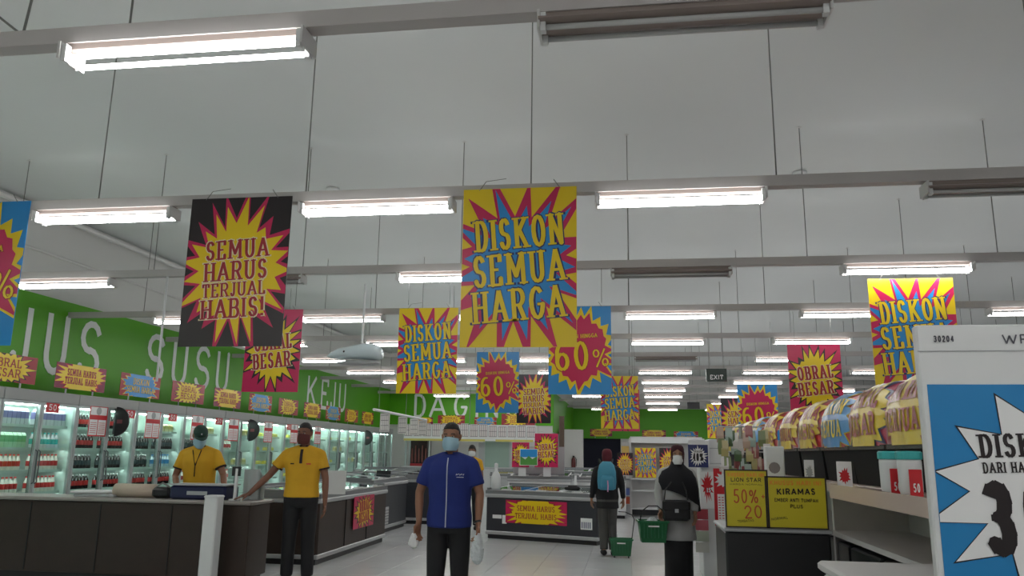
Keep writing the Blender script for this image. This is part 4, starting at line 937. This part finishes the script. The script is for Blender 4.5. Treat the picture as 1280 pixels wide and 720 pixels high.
m = MB(); text_mb(m, 'DISKON', .19, .054, .206, .355, -.0055, st=.17, rot=.04, hr=.6); text_mb(m, 'DARI HARGA NORMAL', .235, .024, .232, .307, -.0055, st=.15, rot=.04)
text_mb(m, '30%', .27, .16, .24, .195, -.0055, st=.2, rot=.03, hr=.6); m.build('lettering', BLK, bs)
m = MB(); text_mb(m, '30204', .046, .015, .060, Hb-.034, -.002, st=.2, serif=False); text_mb(m, 'WRAP', .115, .022, .245, Hb-.036, -.002, st=.16, serif=False); m.build('small_print', M('ink_grey', (.08, .08, .1), .6), bs)

# ================================================================ PEOPLE
SKIN = M('skin', (.26, .12, .07), .5, var=.08, scale=12); SKIN2 = M('skin_lighter', (.33, .17, .10), .5, var=.06, scale=12)
HAIR = M('hair', (.008, .007, .006), .5, bump=.6, scale=60)
def fab(n, c, r=.8): return M('fabric_'+n, c, r, var=.10, scale=9, bump=.25)
def lerp(a, b, t): return Vector(a)+(Vector(b)-Vector(a))*t
def hand(mb, wrist, d, side, curl=.5, palm_n=None, thumb=None):
    """palm and five fingers; d = pointing direction, palm_n = direction the palm faces"""
    d = Vector(d).normalized(); nrm = Vector(palm_n or (0, 1, 0)); nrm = (nrm-d*nrm.dot(d)).normalized(); sd = d.cross(nrm).normalized()*side
    w = Vector(wrist)
    mb.chain([w-d*.01, w+d*.035, w+d*.075], [.024, .034, .036], 10, flat=.55) if False else None
    # palm: flattened rings
    rs = []
    for t, hw, ht in ((-.02, .024, .022), (.02, .032, .018), (.055, .040, .017), (.085, .040, .014)):
        c = w+d*t; rs.append([c+sd*(hw*math.cos(2*PI*j/12))+nrm*(ht*math.sin(2*PI*j/12)) for j in range(12)])
    mb.rings(rs)
    for k, (off, L) in enumerate(((-.031, .078), (-.0105, .088), (.0105, .083), (.031, .064))):
        p = w+d*.078+sd*-off; a = curl*.5; pts = [p-d*.015, p]; cur = p; dd = d.copy()
        for q in (.42, .32, .26):
            ang = curl*(.55+.25*k*.3); dd = (dd*math.cos(ang)+nrm*math.sin(ang)).normalized(); cur = cur+dd*(L*q); pts.append(cur)
        mb.chain(pts, [.0095, .0095, .009, .0085, .0075], 8)
    p = w+d*.025+sd*.03; t1 = (d*.7+sd*.75+nrm*.25).normalized(); t2 = (d*.9+sd*.25+nrm*.4).normalized()
    mb.chain([p-sd*.012, p+t1*.03, p+t1*.03+t2*.03, p+t1*.03+t2*.055], [.013, .012, .010, .008], 8)
def head(mb, c, tilt=0, s=1.0, yaw=0):
    """c = centre of head (eye height), facing -Y"""
    tmp = MB()
    lv = [(0, -.018, -.118, .022, .025), (0, -.022, -.108, .038, .042), (0, -.018, -.088, .050, .062), (0, -.010, -.055, .061, .080), (0, -.004, -.02, .068, .090), (0, .0, .02, .073, .096), (0, .004, .055, .073, .096), (0, .006, .085, .062, .084), (0, .008, .108, .042, .058), (0, .008, .118, .018, .025)]
    tmp.ell(lv, 20)
    tmp.chain([(0, -.086, .012), (0, -.098, -.018), (0, -.102, -.032)], [.008, .010, .0115], 8)      # nose
    tmp.chain([(-.018, -.086, -.062), (.018, -.086, -.062)], [.009, .009], 8)                     # lips
    tmp.chain([(-.045, -.078, .026), (.045, -.078, .026)], [.012, .012], 8)                       # brow
    for sx in (-1, 1): tmp.chain([(sx*.074, .008, -.02), (sx*.080, .012, .015)], [.010, .014], 8)  # ears
    ct_, st_ = math.cos(tilt), math.sin(tilt); cy_, sy_ = math.cos(yaw), math.sin(yaw)
    def T(v):
        x, y, z = [q*s for q in v]; y, z = y*ct_+z*st_, z*ct_-y*st_; x, y = x*cy_-y*sy_, x*sy_+y*cy_
        return (c[0]+x, c[1]+y, c[2]+z)
    tmp.v = [T(v) for v in tmp.v]; mb.add(tmp.v, tmp.f); return T
def part_T(T, mb): mb.v = [T(v) for v in mb.v]; return mb
def scalp(grow=.008, zlow=-.02, front=.045, fringe=True):
    """hair cap: upper ellipsoid shell, lower at the back than at the forehead"""
    mb = MB(); n = 20; lv = []
    for t in range(9):
        a = t/8*PI/2; lv.append((math.cos(a), math.sin(a)))
    rs = []
    for ca, sa in lv:
        ring = []
        for j in range(n):
            th = 2*PI*j/n; x = math.cos(th); y = math.sin(th)
            base = front if y < -.25 else (zlow if y > .1 else zlow+(front-zlow)*max(0, (.1-y)/.35))
            top = .118+grow*1.6; z = base+(top-base)*sa
            # radius of the head at this height
            hz = max(-1, min(1, (z-.015)/.112)); rr = math.sqrt(max(0, 1-hz*hz*.93)) if z > .015 else 1-.12*((.015-z)/.05)
            if sa > .99: rr = .12
            ring.append((x*(.073*rr+grow), .005+y*(.096*rr+grow), z))
        rs.append(ring)
    mb.rings(rs); return mb
def mask(col):
    mb = MB(); nx, nz = 10, 6; vs = []
    for j in range(nz+1):
        t = j/nz; z = -.115+.105*t
        for i in range(nx+1):
            u = -1+2*i/nx; th = u*1.25
            w = .066+.006*math.sin(t*PI); dep = .113+.012*math.sin(t*PI)*math.cos(u*PI/2)
            if t < .3: w *= .80+.2*t/.3
            vs.append((w*math.sin(th)*1.08, .012-dep*math.cos(th)-.006*math.cos(u*PI/2), z+.012*(1-abs(u))*(0 if t < .5 else 1)))
    mb.add(vs, [(j*(nx+1)+i, j*(nx+1)+i+1, (j+1)*(nx+1)+i+1, (j+1)*(nx+1)+i) for j in range(nz) for i in range(nx)])
    o = len(mb.v)
    for sx in (-1, 1):
        for z0 in (-.02, -.09): mb.tube([(sx*.066, -.03, z0), (sx*.078, .012, -.01 if z0 > -.05 else -.03)], .0015, 4)
    return mb
def eyes(root, T):
    mb = MB(); 
    for sx in (-1, 1): mb.chain([(sx*.030-.010, -.086, .004), (sx*.030+.010, -.086, .004)], [.006, .006], 8)
    part_T(T, mb).build('eyes', M('eye_white', (.34, .29, .26), .3), root, smooth=True)
    mb = MB()
    for sx in (-1, 1): mb.chain([(sx*.030, -.090, .004), (sx*.030, -.0955, .004)], [.0055, .0055], 8, caps=False)
    part_T(T, mb).build('iris', M('iris', (.01, .006, .004), .2), root)
    mb = MB()
    for sx in (-1, 1): mb.tube([(sx*.016, -.093, .024), (sx*.032, -.094, .029), (sx*.048, -.082, .024)], .004, 5)
    part_T(T, mb).build('eyebrows', HAIR, root)

def person(name_label, loc, rz, H=1.7, arms=None, legs=None, shirt=None, trousers=None, skin=SKIN, headkw={}, hair=True, mask_m=None, sleeve=.55, hem=.84, bulk=1.0, vox=.008, collar=None, lean=0, hands=None, gender='m', shoes=None, shirt_to=None, do_eyes=True):
    s = H/1.7
    r = thing('person', name_label, 'person', loc, rz)
    hc = headkw.get('c', (0, -.01-lean, 1.575))
    sh = [(-.168*bulk, -lean*.6, 1.352), (.168*bulk, -lean*.6, 1.352)]
    arms = arms or [[(-.21, 0, 1.10), (-.23, -.03, .86)], [(.21, 0, 1.10), (.23, -.03, .86)]]
    legs = legs or [[(-.09, 0, .88), (-.10, -.01, .47), (-.11, .02, .09)], [(.09, 0, .88), (.10, -.01, .47), (.11, .02, .09)]]
    hands = hands or [dict(d=(0, -.1, -1), curl=.5, n=(.6, .3, 0)), dict(d=(0, -.1, -1), curl=.5, n=(-.6, .3, 0))]
    body = MB(); T = head(body, hc, headkw.get('tilt', 0), .97, headkw.get('yaw', 0))
    body.chain([(hc[0], hc[1]+.03, hc[2]-.06), (0, -lean*.8+.02, 1.42), (0, -lean*.7, 1.36)], [.052, .056, .075], 14)
    def tor(g): return [(0, 0, .86, (.15+g)*bulk, .105+g), (0, 0, .93, (.163+g)*bulk, .115+g), (0, -lean*.2, 1.03, (.148+g)*bulk, .105+g), (0, -lean*.4, 1.15, (.155+g)*bulk, .112+g), (0, -lean*.55, 1.27, (.170+g)*bulk, .118+g), (0, -lean*.62, 1.345, (.165+g)*bulk, .10+g), (0, -lean*.7, 1.395, (.125+g)*bulk, .075+g), (0, -lean*.75, 1.435, .065+g, .06+g)]
    body.ell(tor(0), 20)
    for i, sx in enumerate((-1, 1)):
        e, w = arms[i]; sp_ = Vector(sh[i])
        body.chain([sp_, lerp(sp_, e, .5), e, lerp(e, w, .35), w], [.052, .045, .037, .037, .024], 12)
        hd = hands[i]; hand(body, w, hd['d'], 1 if i == 0 else -1, hd.get('curl', .5), hd.get('n'))
        h_, k_, a_ = [Vector(v) for v in legs[i]]
        body.chain([h_, lerp(h_, k_, .5), k_, lerp(k_, a_, .3), a_], [.085, .072, .052, .052, .036], 12)
        body.chain([a_+Vector((0, .03, -.045)), a_+Vector((sx*.01, -.08, -.05)), a_+Vector((sx*.015, -.15, -.06))], [.036, .036, .028], 10)
    b = body.build('body', skin, r); remesh(b, vox)
    if do_eyes: eyes(r, T)
    if shirt:
        m = MB(); m.ell([(0, 0, hem, (.172)*bulk, .130), (0, 0, hem+.02, (.176)*bulk, .134)]+[(a, b_, z, x+.0, y+.0) for a, b_, z, x, y in tor(.016) if z > hem+.05], 24)
        for i in (0, 1):
            e, w = arms[i]; sp_ = Vector(sh[i]); pts = [sp_, lerp(sp_, e, .5)]; rr = [.066, .062]
            t = sleeve
            if t <= 1: pts.append(lerp(sp_, e, t)); rr.append(.064)
            else: pts += [Vector(e), lerp(e, w, t-1)]; rr += [.054, .040]
            if t <= .9: pts[1] = lerp(sp_, e, t*.5)
            rr[0] = .060; m.chain(pts, rr, 14, caps=False); m.chain([sp_, sp_+Vector((0, 0, .001))], [.058, .058], 12)
            m.chain([(sp_.x*.25, sp_.y, 1.405), sp_+Vector((0, 0, .012))], [.055, .05], 12)
        o = m.build('shirt', shirt, r); remesh(o, .011, 5)
    if trousers:
        m = MB(); m.ell([(0, 0, .80, .15*bulk, .11), (0, 0, .86, .172*bulk, .126), (0, 0, .93, .170*bulk, .123), (0, 0, 1.0, .152*bulk, .11)], 20)
        for i in (0, 1):
            h_, k_, a_ = [Vector(v) for v in legs[i]]
            m.chain([h_, lerp(h_, k_, .5), k_, a_+Vector((0, 0, .0))], [.095, .088, .075, .066], 14, caps=False)
        o = m.build('trousers', trousers, r); remesh(o, .011, 5)
    if shoes:
        for i, sx in enumerate((-1, 1)):
            a_ = Vector(legs[i][2]); m = MB(); m.chain([a_+Vector((0, .05, -.045)), a_+Vector((sx*.01, -.06, -.045)), a_+Vector((sx*.015, -.16, -.055))], [.044, .046, .034], 12)
            for k, v in enumerate(m.v): m.v[k] = (v[0], v[1], max(v[2], .0015))
            m.build('shoe', shoes, r, smooth=True)
    if hair: part_T(T, scalp(**(hair if isinstance(hair, dict) else {}))).build('hair', HAIR, r, smooth=True)
    if mask_m: part_T(T, mask(None)).build('face_mask', mask_m, r, smooth=True)
    if collar:
        m = MB(); n = 18; rs = []
        for rr, z, dz in ((.062, 1.452, .0), (.088, 1.428, -.012), (.092, 1.418, -.012), (.066, 1.44, 0)):
            rs.append([(rr*math.sin(2*PI*j/n)*1.05, -lean*.8+.012-rr*math.cos(2*PI*j/n)*.95, z+dz*(1+1.2*math.cos(2*PI*j/n))) for j in range(1, n)])
        m.rings(rs+[rs[0]], cap=False, close=False); m.build('collar', collar, r, smooth=True)
    r.scale = (s, s, s); r['_T'] = 0; del r['_T']
    return r, T
MASKB = M('mask_blue', (.33, .52, .62), .7, bump=.2, scale=40); MASKW = M('mask_white', (.75, .76, .76), .7); MASKD = M('mask_maroon', (.10, .02, .018), .7)
BLKF = fab('black', (.010, .010, .012)); 
# --- man in blue
BL = fab('royal_blue', (.008, .022, .17))
pB = at(563, 600, 6.7)
man, T = person('person in a royal blue zip shirt and light blue mask in the foreground, arms down', (pB.x, 6.7, 0), 0, 1.70,
    arms=[[(-.262, .0, 1.115), (-.235, -.09, .885)], [(.255, .0, 1.115), (.262, -.09, .885)]],
    hands=[dict(d=(-.12, -.12, -1), curl=.65, n=(.5, -.25, 0)), dict(d=(.06, -.15, -1), curl=.75, n=(-.5, -.2, 0))],
    shirt=BL, trousers=BLKF, mask_m=MASKB, collar=fab('royal_blue2', (.007, .018, .14)), sleeve=.72, hem=.84, bulk=1.08, vox=.0065, shoes=BLKF, hair=dict(grow=.007, zlow=-.01, front=.068))
m = MB(); zs = [.86+.05*k for k in range(12)]
def frontY(z, bulk=1): return {True: 0}.get(False, 0)
def strip(root, x, w_, z0, z1, ys, mat, nme):
    m = MB(); n = len(ys); vs = []
    for k, y in enumerate(ys):
        z = z0+(z1-z0)*k/(n-1); vs += [(x-w_/2, y, z), (x+w_/2, y, z)]
    m.add(vs, [(2*k, 2*k+1, 2*k+3, 2*k+2) for k in range(n-1)]); return m.build(nme, mat, root)
strip(man, .0, .009, .85, 1.405, [-.142, -.140, -.134, -.131, -.132, -.136, -.140, -.137, -.108], M('zip_pale', (.42, .45, .55), .5), 'zip')
m = MB()
for k in range(7): m.tube([(.075+.010*k, -.132, 1.265+.004*(k % 3)), (.082+.010*k, -.132, 1.278-.005*(k % 2))], .002, 4)
m.box(.08, .14, -.1335, -.1325, 1.248, 1.252); m.build('chest_embroidery', WHT, man)
MB().chain([(.252, -.085, .905), (.256, -.088, .89)], [.034, .034], 14, caps=False).build('wristwatch', DARK, man)
# crumpled plastic bags in his hands
def crumple(label, c, L, w_, col, seedn, nme='plastic_bag'):
    R = random.Random(seedn); m = MB(); n = 14; rs = []
    for k in range(9):
        t = k/8; rr = w_*(.35+.65*math.sin(min(1, t*1.25)*PI*.62)) if k < 8 else w_*.35
        rs.append([(rr*math.cos(2*PI*j/n)*R.uniform(.8, 1.15), rr*.6*math.sin(2*PI*j/n)*R.uniform(.8, 1.15), -L*t) for j in range(n)])
    m.rings(rs); o = m.build(nme, col, loc=c); tag(o, label, 'bag'); return o
PLA = M('clear_plastic', (.60, .64, .66), .2, var=.15, scale=30, bump=.6)
sc = 1.0
crumple('crumpled white paper held in the left-hand side fist of the person in blue', (pB.x-.262, 6.56, .80), .12, .04, M('tissue', (.75, .75, .75), .7), 3, 'crumpled_paper')
crumple('clear plastic bottle bag held in the hand with the watch', (pB.x+.272, 6.555, .815), .24, .052, PLA, 5)
# --- man in yellow, leaning on counter
YF_ = fab('yellow', (.66, .36, .015)); DKC = fab('maroon_dark', (.02, .01, .01))
pY = at(378, 600, 8.75)
my, T = person('person in a yellow polo shirt with dark collar leaning one hand on the counter', (pY.x, 8.75, 0), math.radians(10), 1.76,
    arms=[[(-.35, -.04, 1.13), (-.52, -.16, .935)], [(.25, .0, 1.10), (.27, -.05, .84)]], hands=[dict(d=(-.75, -.5, -.25), curl=.12, n=(0, 0, -1)), dict(d=(.05, -.1, -1), curl=.5, n=(-.6, -.2, 0))],
    shirt=YF_, trousers=BLKF, mask_m=MASKD, collar=DKC, sleeve=.62, hem=.90, bulk=1.1, shoes=BLKF, skin=M('skin_dark', (.20, .085, .05), .5, var=.08, scale=12), hair=dict(grow=.007, zlow=-.01, front=.066), headkw=dict(c=(0, -.015, 1.575), yaw=-.25))
def cuffs(root, arms, t, sh, R=.067):
    for i in (0, 1):
        a = lerp(sh[i], arms[i][0], t-.06); b = lerp(sh[i], arms[i][0], t+.005); MB().chain([a, b], [R, R], 16, caps=False).build('sleeve_cuff', DKC, root, smooth=True)
cuffs(my, [[(-.34, -.02, 1.13)], [(.25, .0, 1.10)]], .62, [(-.185, 0, 1.352), (.185, 0, 1.352)])
strip(my, 0, .03, 1.26, 1.41, [-.138, -.139, -.128, -.106], DKC, 'placket')
MB().box(.06, .11, -.138, -.134, 1.25, 1.262).build('chest_logo', RED, my); MB().box(-.11, -.07, -.138, -.134, 1.25, 1.262).build('name_tag', DKC, my)
# --- man in cap
pC = at(250, 600, 9.15)
mc_, T = person('person in a green cap, blue mask and yellow polo working behind the counter', (pC.x, 9.15, 0), math.radians(8), 1.74,
    arms=[[(-.27, -.06, 1.10), (-.16, -.26, .98)], [(.30, -.08, 1.12), (.40, -.28, .94)]], hands=[dict(d=(.2, -.8, -.3), curl=.5, n=(0, 0, -1)), dict(d=(.2, -.8, -.4), curl=.4, n=(0, 0, -1))],
    shirt=YF_, trousers=BLKF, mask_m=MASKB, collar=DKC, sleeve=.66, hem=.88, lean=.10, bulk=1.12, shoes=BLKF, hair=dict(grow=.004), headkw=dict(c=(.01, -.14, 1.555), tilt=-.42, yaw=.5))
cuffs(mc_, [[(-.27, -.06, 1.10)], [(.30, -.08, 1.12)]], .66, [(-.188, -.06, 1.352), (.188, -.06, 1.352)])
cp = MB(); cp.ell([(0, .004, .035, .082, .106), (0, .004, .06, .084, .107), (0, .006, .095, .074, .094), (0, .008, .122, .050, .066), (0, .008, .135, .018, .022)], 20)
cap = part_T(T, cp).build('cap', M('cap_green', (.012, .05, .035), .7), mc_, smooth=True)
cp = MB(); n = 12; top = [(.078*math.sin(-1.3+2.6*i/n), -.02-.088*math.cos(-1.3+2.6*i/n), .04) for i in range(n+1)]; out = [(.080*math.sin(-1.3+2.6*i/n), -.02-.088*math.cos(-1.3+2.6*i/n)-.07*math.cos((-1.3+2.6*i/n)*1.15), .028) for i in range(n+1)]
cp.rings([top, out, [(x, y, z-.006) for x, y, z in out], [(x, y, z-.006) for x, y, z in top], top], cap=False, close=False)
part_T(T, cp).build('cap_brim', M('cap_green', (0, 0, 0)), mc_, smooth=True)
m = MB(); text_mb(m, 'S', .02, .02, 0, .075, -.105, st=.2); part_T(T, m).build('cap_emblem', WHT, mc_)
m = MB(); m.tube([(-.05, -.17, 1.40), (0, -.19, 1.22), (.0, -.185, 1.1)], .006, 5); m.tube([(.05, -.17, 1.40), (0, -.19, 1.22)], .006, 5); m.build('lanyard', DKC, mc_)
# --- far worker in yellow
p3 = at(590, 575, 15.0)
m3, T = person('distant person in a yellow shirt and white mask behind the freezers', (p3.x, 15.6, 0), 0, 1.60, shirt=YF_, trousers=BLKF, mask_m=MASKW, sleeve=.7, shoes=BLKF, vox=.011)
m3.location.x = at(590, 575, 15.6).x
# --- woman with backpack, from behind
GT = fab('grey_trousers', (.07, .068, .065)); BJ = fab('black_jacket', (.008, .008, .010)); MRN = fab('maroon_scarf', (.10, .008, .018))
pW = at(759, 600, 12.3)
wb_, T = person('person seen from behind with dark red headscarf and light blue backpack', (pW.x, 12.3, 0), PI+.12, 1.53, arms=[[(-.24, .02, 1.12), (-.27, -.06, .88)], [(.23, .02, 1.12), (.26, -.04, .88)]],
    legs=[[(-.08, 0, .88), (-.075, -.05, .47), (-.08, .04, .09)], [(.08, 0, .88), (.075, .0, .47), (.07, .09, .10)]],
    shirt=BJ, trousers=GT, sleeve=1.9, hem=.74, bulk=1.08, shoes=BLKF, hair=False, vox=.010, skin=SKIN2)
def veil(root, T, col, cape=None, nme='headscarf'):
    m = MB(); n = 24; rs = []
    prof = [(.015, .137), (.05, .130), (.075, .108), (.086, .075), (.089, .035), (.088, -.01), (.083, -.055), (.078, -.10)]
    for rr, z in prof:
        ring = []
        for j in range(n+1):
            op = 0 if z > .06 else .78          # half-angle of the face opening
            th = op+(2*PI-2*op)*j/n; fr = 1+.0*math.cos(th)
            ring.append((rr*math.sin(th), .008-rr*1.22*math.cos(th), z))
        rs.append(ring)
    m.rings(rs, cap=False, close=False); m.rings([[(x*.97, y*.97, z*.985) for x, y, z in r_] for r_ in rs], cap=False, close=False)
    part_T(T, m).build(nme, col, root, smooth=True)
veil(wb_, T, MRN)
m = MB(); m.ell([(0, .0, 1.34, .12, .105), (0, 0, 1.40, .10, .09), (0, .0, 1.46, .075, .078), (0, 0, 1.50, .07, .075)], 20); m.build('scarf_drape', MRN, wb_, smooth=True)
bp = thing('backpack', 'light blue backpack worn by the person in the dark red headscarf', 'backpack', (0, 0, 0))
BPM = fab('backpack_blue', (.05, .26, .38), .6)
m = MB(); rs = []
for z, w_, d in ((.0, .09, .05), (.02, .125, .085), (.12, .135, .10), (.26, .13, .095), (.36, .105, .075), (.41, .06, .04)):
    rs.append([(w_*max(-1, min(1, 1.25*math.cos(2*PI*j/20))), d*math.sin(2*PI*j/20), z) for j in range(20)])
m.rings(rs); m.build('main_pouch', BPM, bp, smooth=True)
m = MB(); rs = []
for z, w_, d in ((.03, .08, .03), (.05, .095, .045), (.17, .095, .045), (.21, .07, .025)): rs.append([(w_*math.cos(2*PI*j/16), -.085+-d*abs(math.sin(2*PI*j/16)) if math.sin(2*PI*j/16) < 0 else -.085, z) for j in range(16)])
m.rings(rs); m.build('front_pocket', BPM, bp, smooth=True)
MB().tube([(0, -.135, .14), (.004, -.145, .06), (.0, -.14, -.02)], .010, 6).build('dangling_keyring', M('keyring_pink', (.6, .3, .5), .4), bp)
m = MB(); [m.tube([(s_*.075, .05, .38), (s_*.10, .12, .44), (s_*.10, .20, .40), (s_*.11, .28, .25)], .014, 6) for s_ in (-1, 1)]; m.build('strap', DARK, bp)
bp.location = (pW.x-.0, 12.3-.215, .94); bp.rotation_euler = (0, 0, .12)
# green rolling basket
GB = M('basket_green', (.012, .13, .045), .4, var=.08)
def green_basket(label, loc, rz=0):
    r = thing('shopping_basket', label, 'basket', loc, rz); W, D, H = .32, .22, .23
    hi = [(-W/2, -D/2), (W/2, -D/2), (W/2, D/2), (-W/2, D/2)]; lo = [(x*.82, y*.82) for x, y in hi]; t = .95
    m = MB(); m.rings([[(x, y, 0) for x, y in lo], [(x, y, H) for x, y in hi], [(x*t, y*t, H) for x, y in hi], [(x*t, y*t, .01) for x, y in lo]]); m.build('body', GB, r)
    m = MB(); m.box(-W/2-.012, W/2+.012, -D/2-.012, -D/2+.004, H-.015, H+.006); m.box(-W/2-.012, W/2+.012, D/2-.004, D/2+.012, H-.015, H+.006); m.box(-W/2-.012, -W/2+.004, -D/2, D/2, H-.015, H+.006); m.box(W/2-.004, W/2+.012, -D/2, D/2, H-.015, H+.006)
    m.build('rim', M('rim_green', (.015, .16, .06), .35), r)
    m = MB(); [m.box(-W/2*.93+.04*k, -W/2*.93+.04*k+.008, -D/2*.93-.012, -D/2*.93+.006, .05, H-.03) for k in range(8)]; m.build('ribs', M('rim_green', (0, 0, 0)), r)
    m = MB(); m.box(-.06, .06, -D/2-.014, -D/2-.004, H-.06, H-.045); m.build('print_strip', WHT, r)
    return r
bA = at(777, 692, 12.15)
g1 = green_basket('green rolling basket on the floor pulled by the person with the backpack', (bA.x, 12.1, .028))
m = MB(); [m.chain([(sx*.10-.01, sy*.07, -.012), (sx*.10+.01, sy*.07, -.012)], [.016, .016], 10, caps=False) for sx in (-1, 1) for sy in (-1, 1)]; m.build('wheels', DARK, g1)
m = MB(); hz = .57
m.tube([(.15, .0, .22), (.19, .0, .50), (.16, .04, .56), (.06, .08, .60), (-.04, .12, .60)], .007, 6); m.tube([(.15, .08, .22), (.19, .06, .50), (.16, .06, .56)], .007, 6); m.build('handle', DARK, g1)
# --- woman with black veil
pV = at(846, 600, 9.6)
GTU = fab('pale_grey_tunic', (.42, .42, .42)); BV = fab('black_veil', (.008, .008, .012))
wv, T = person('person in a long black veil, white mask and pale tunic carrying a black handbag', (pV.x, 9.6, 0), .05, 1.57, arms=[[(-.235, -.02, 1.10), (-.215, -.12, .90)], [(.22, -.02, 1.10), (.20, -.10, .88)]],
    hands=[dict(d=(-.15, -.2, -1), curl=1.0, n=(.4, -.4, 0)), dict(d=(.0, -.2, -1), curl=.5, n=(-.6, -.2, 0))], shirt=GTU, trousers=BLKF, mask_m=MASKW, sleeve=1.92, hem=.64, bulk=1.08, shoes=BLKF, hair=False, skin=SKIN2, headkw=dict(c=(.015, -.02, 1.575), yaw=-.1))
veil(wv, T, fab('veil_dark_red', (.05, .006, .012)), nme='under_scarf')
m = MB(); n = 32; rs = []
for z, rx, ry, cx, drop in ((1.50, .075, .082, .01, 0), (1.46, .085, .09, .01, 0), (1.42, .13, .10, .01, 0), (1.38, .20, .13, 0, 0), (1.30, .245, .155, 0, .0), (1.18, .26, .165, .01, .02), (1.05, .255, .17, .02, .05), (.96, .245, .17, .04, .06)):
    rs.append([(cx+rx*math.cos(2*PI*j/n)*(1+.02*math.sin(9*2*PI*j/n)), ry*math.sin(2*PI*j/n)*(1+.02*math.cos(11*2*PI*j/n)), z-drop*2.2*math.cos(2*PI*j/n-.6)+(drop*1.0 if z < 1.2 else 0)) for j in range(n)])
m.rings(rs, cap=False); m.rings([[(x*.97, y*.97, z) for x, y, z in r__] for r__ in rs], cap=False); m.build('veil_cape', BV, wv, smooth=True)
m = MB(); m.ell([(0, 0, .10, .17, .14), (0, 0, .5, .175, .14), (0, 0, .86, .165, .13)], 20); m.build('skirt', BLKF, wv, smooth=True)
m = MB(); n = 28; rs = [[(rx*math.cos(2*PI*j/n)*(1+.03*math.sin(7*2*PI*j/n)), ry*math.sin(2*PI*j/n)*(1+.03*math.sin(7*2*PI*j/n)), z) for j in range(n)] for z, rx, ry in ((1.0, .185, .135), (.85, .20, .15), (.70, .215, .16), (.56, .225, .168), (.555, .215, .16), (.9, .18, .14))]
m.rings(rs, cap=False); m.build('tunic_skirt', GTU, wv, smooth=True)
hb = thing('handbag', 'black quilted handbag hanging in front of the person in the black veil', 'bag', (pV.x-.03, 9.6-.27, .74), .05)
m = MB(); m.cbox(-.15, .15, -.045, .045, 0, .22, .022); m.build('pouch', M('bag_leather', (.010, .010, .012), .35, bump=.3, scale=30), hb); m = MB(); m.cbox(-.152, .152, -.052, .046, .10, .225, .02); m.build('flap', M('bag_leather', (0, 0, 0)), hb)
MB().box(-.02, .02, -.06, -.05, .09, .13).build('clasp', STEEL, hb); m = MB(); m.tube([(-.13, 0, .21), (-.11, .05, .33), (-.04, .06, .42)], .008, 6); m.tube([(.13, 0, .21), (.12, .05, .33), (.08, .06, .42)], .008, 6); m.build('strap', DARK, hb)
bB = at(816, 677, 9.45)
g2 = green_basket('green hand basket carried by the person in the black veil', (bB.x, 9.42, bB.z), .1)
m = MB(); m.tube([(-.14, 0, .22), (-.12, 0, .33), (-.04, 0, .39), (.06, 0, .39), (.13, 0, .33), (.14, 0, .22)], .007, 6); m.build('handle', DARK, g2)
o = crumple('white plastic bag lying inside the green hand basket', (g2.location.x, 9.42, g2.location.z+.27), .20, .09, PLA, 8)
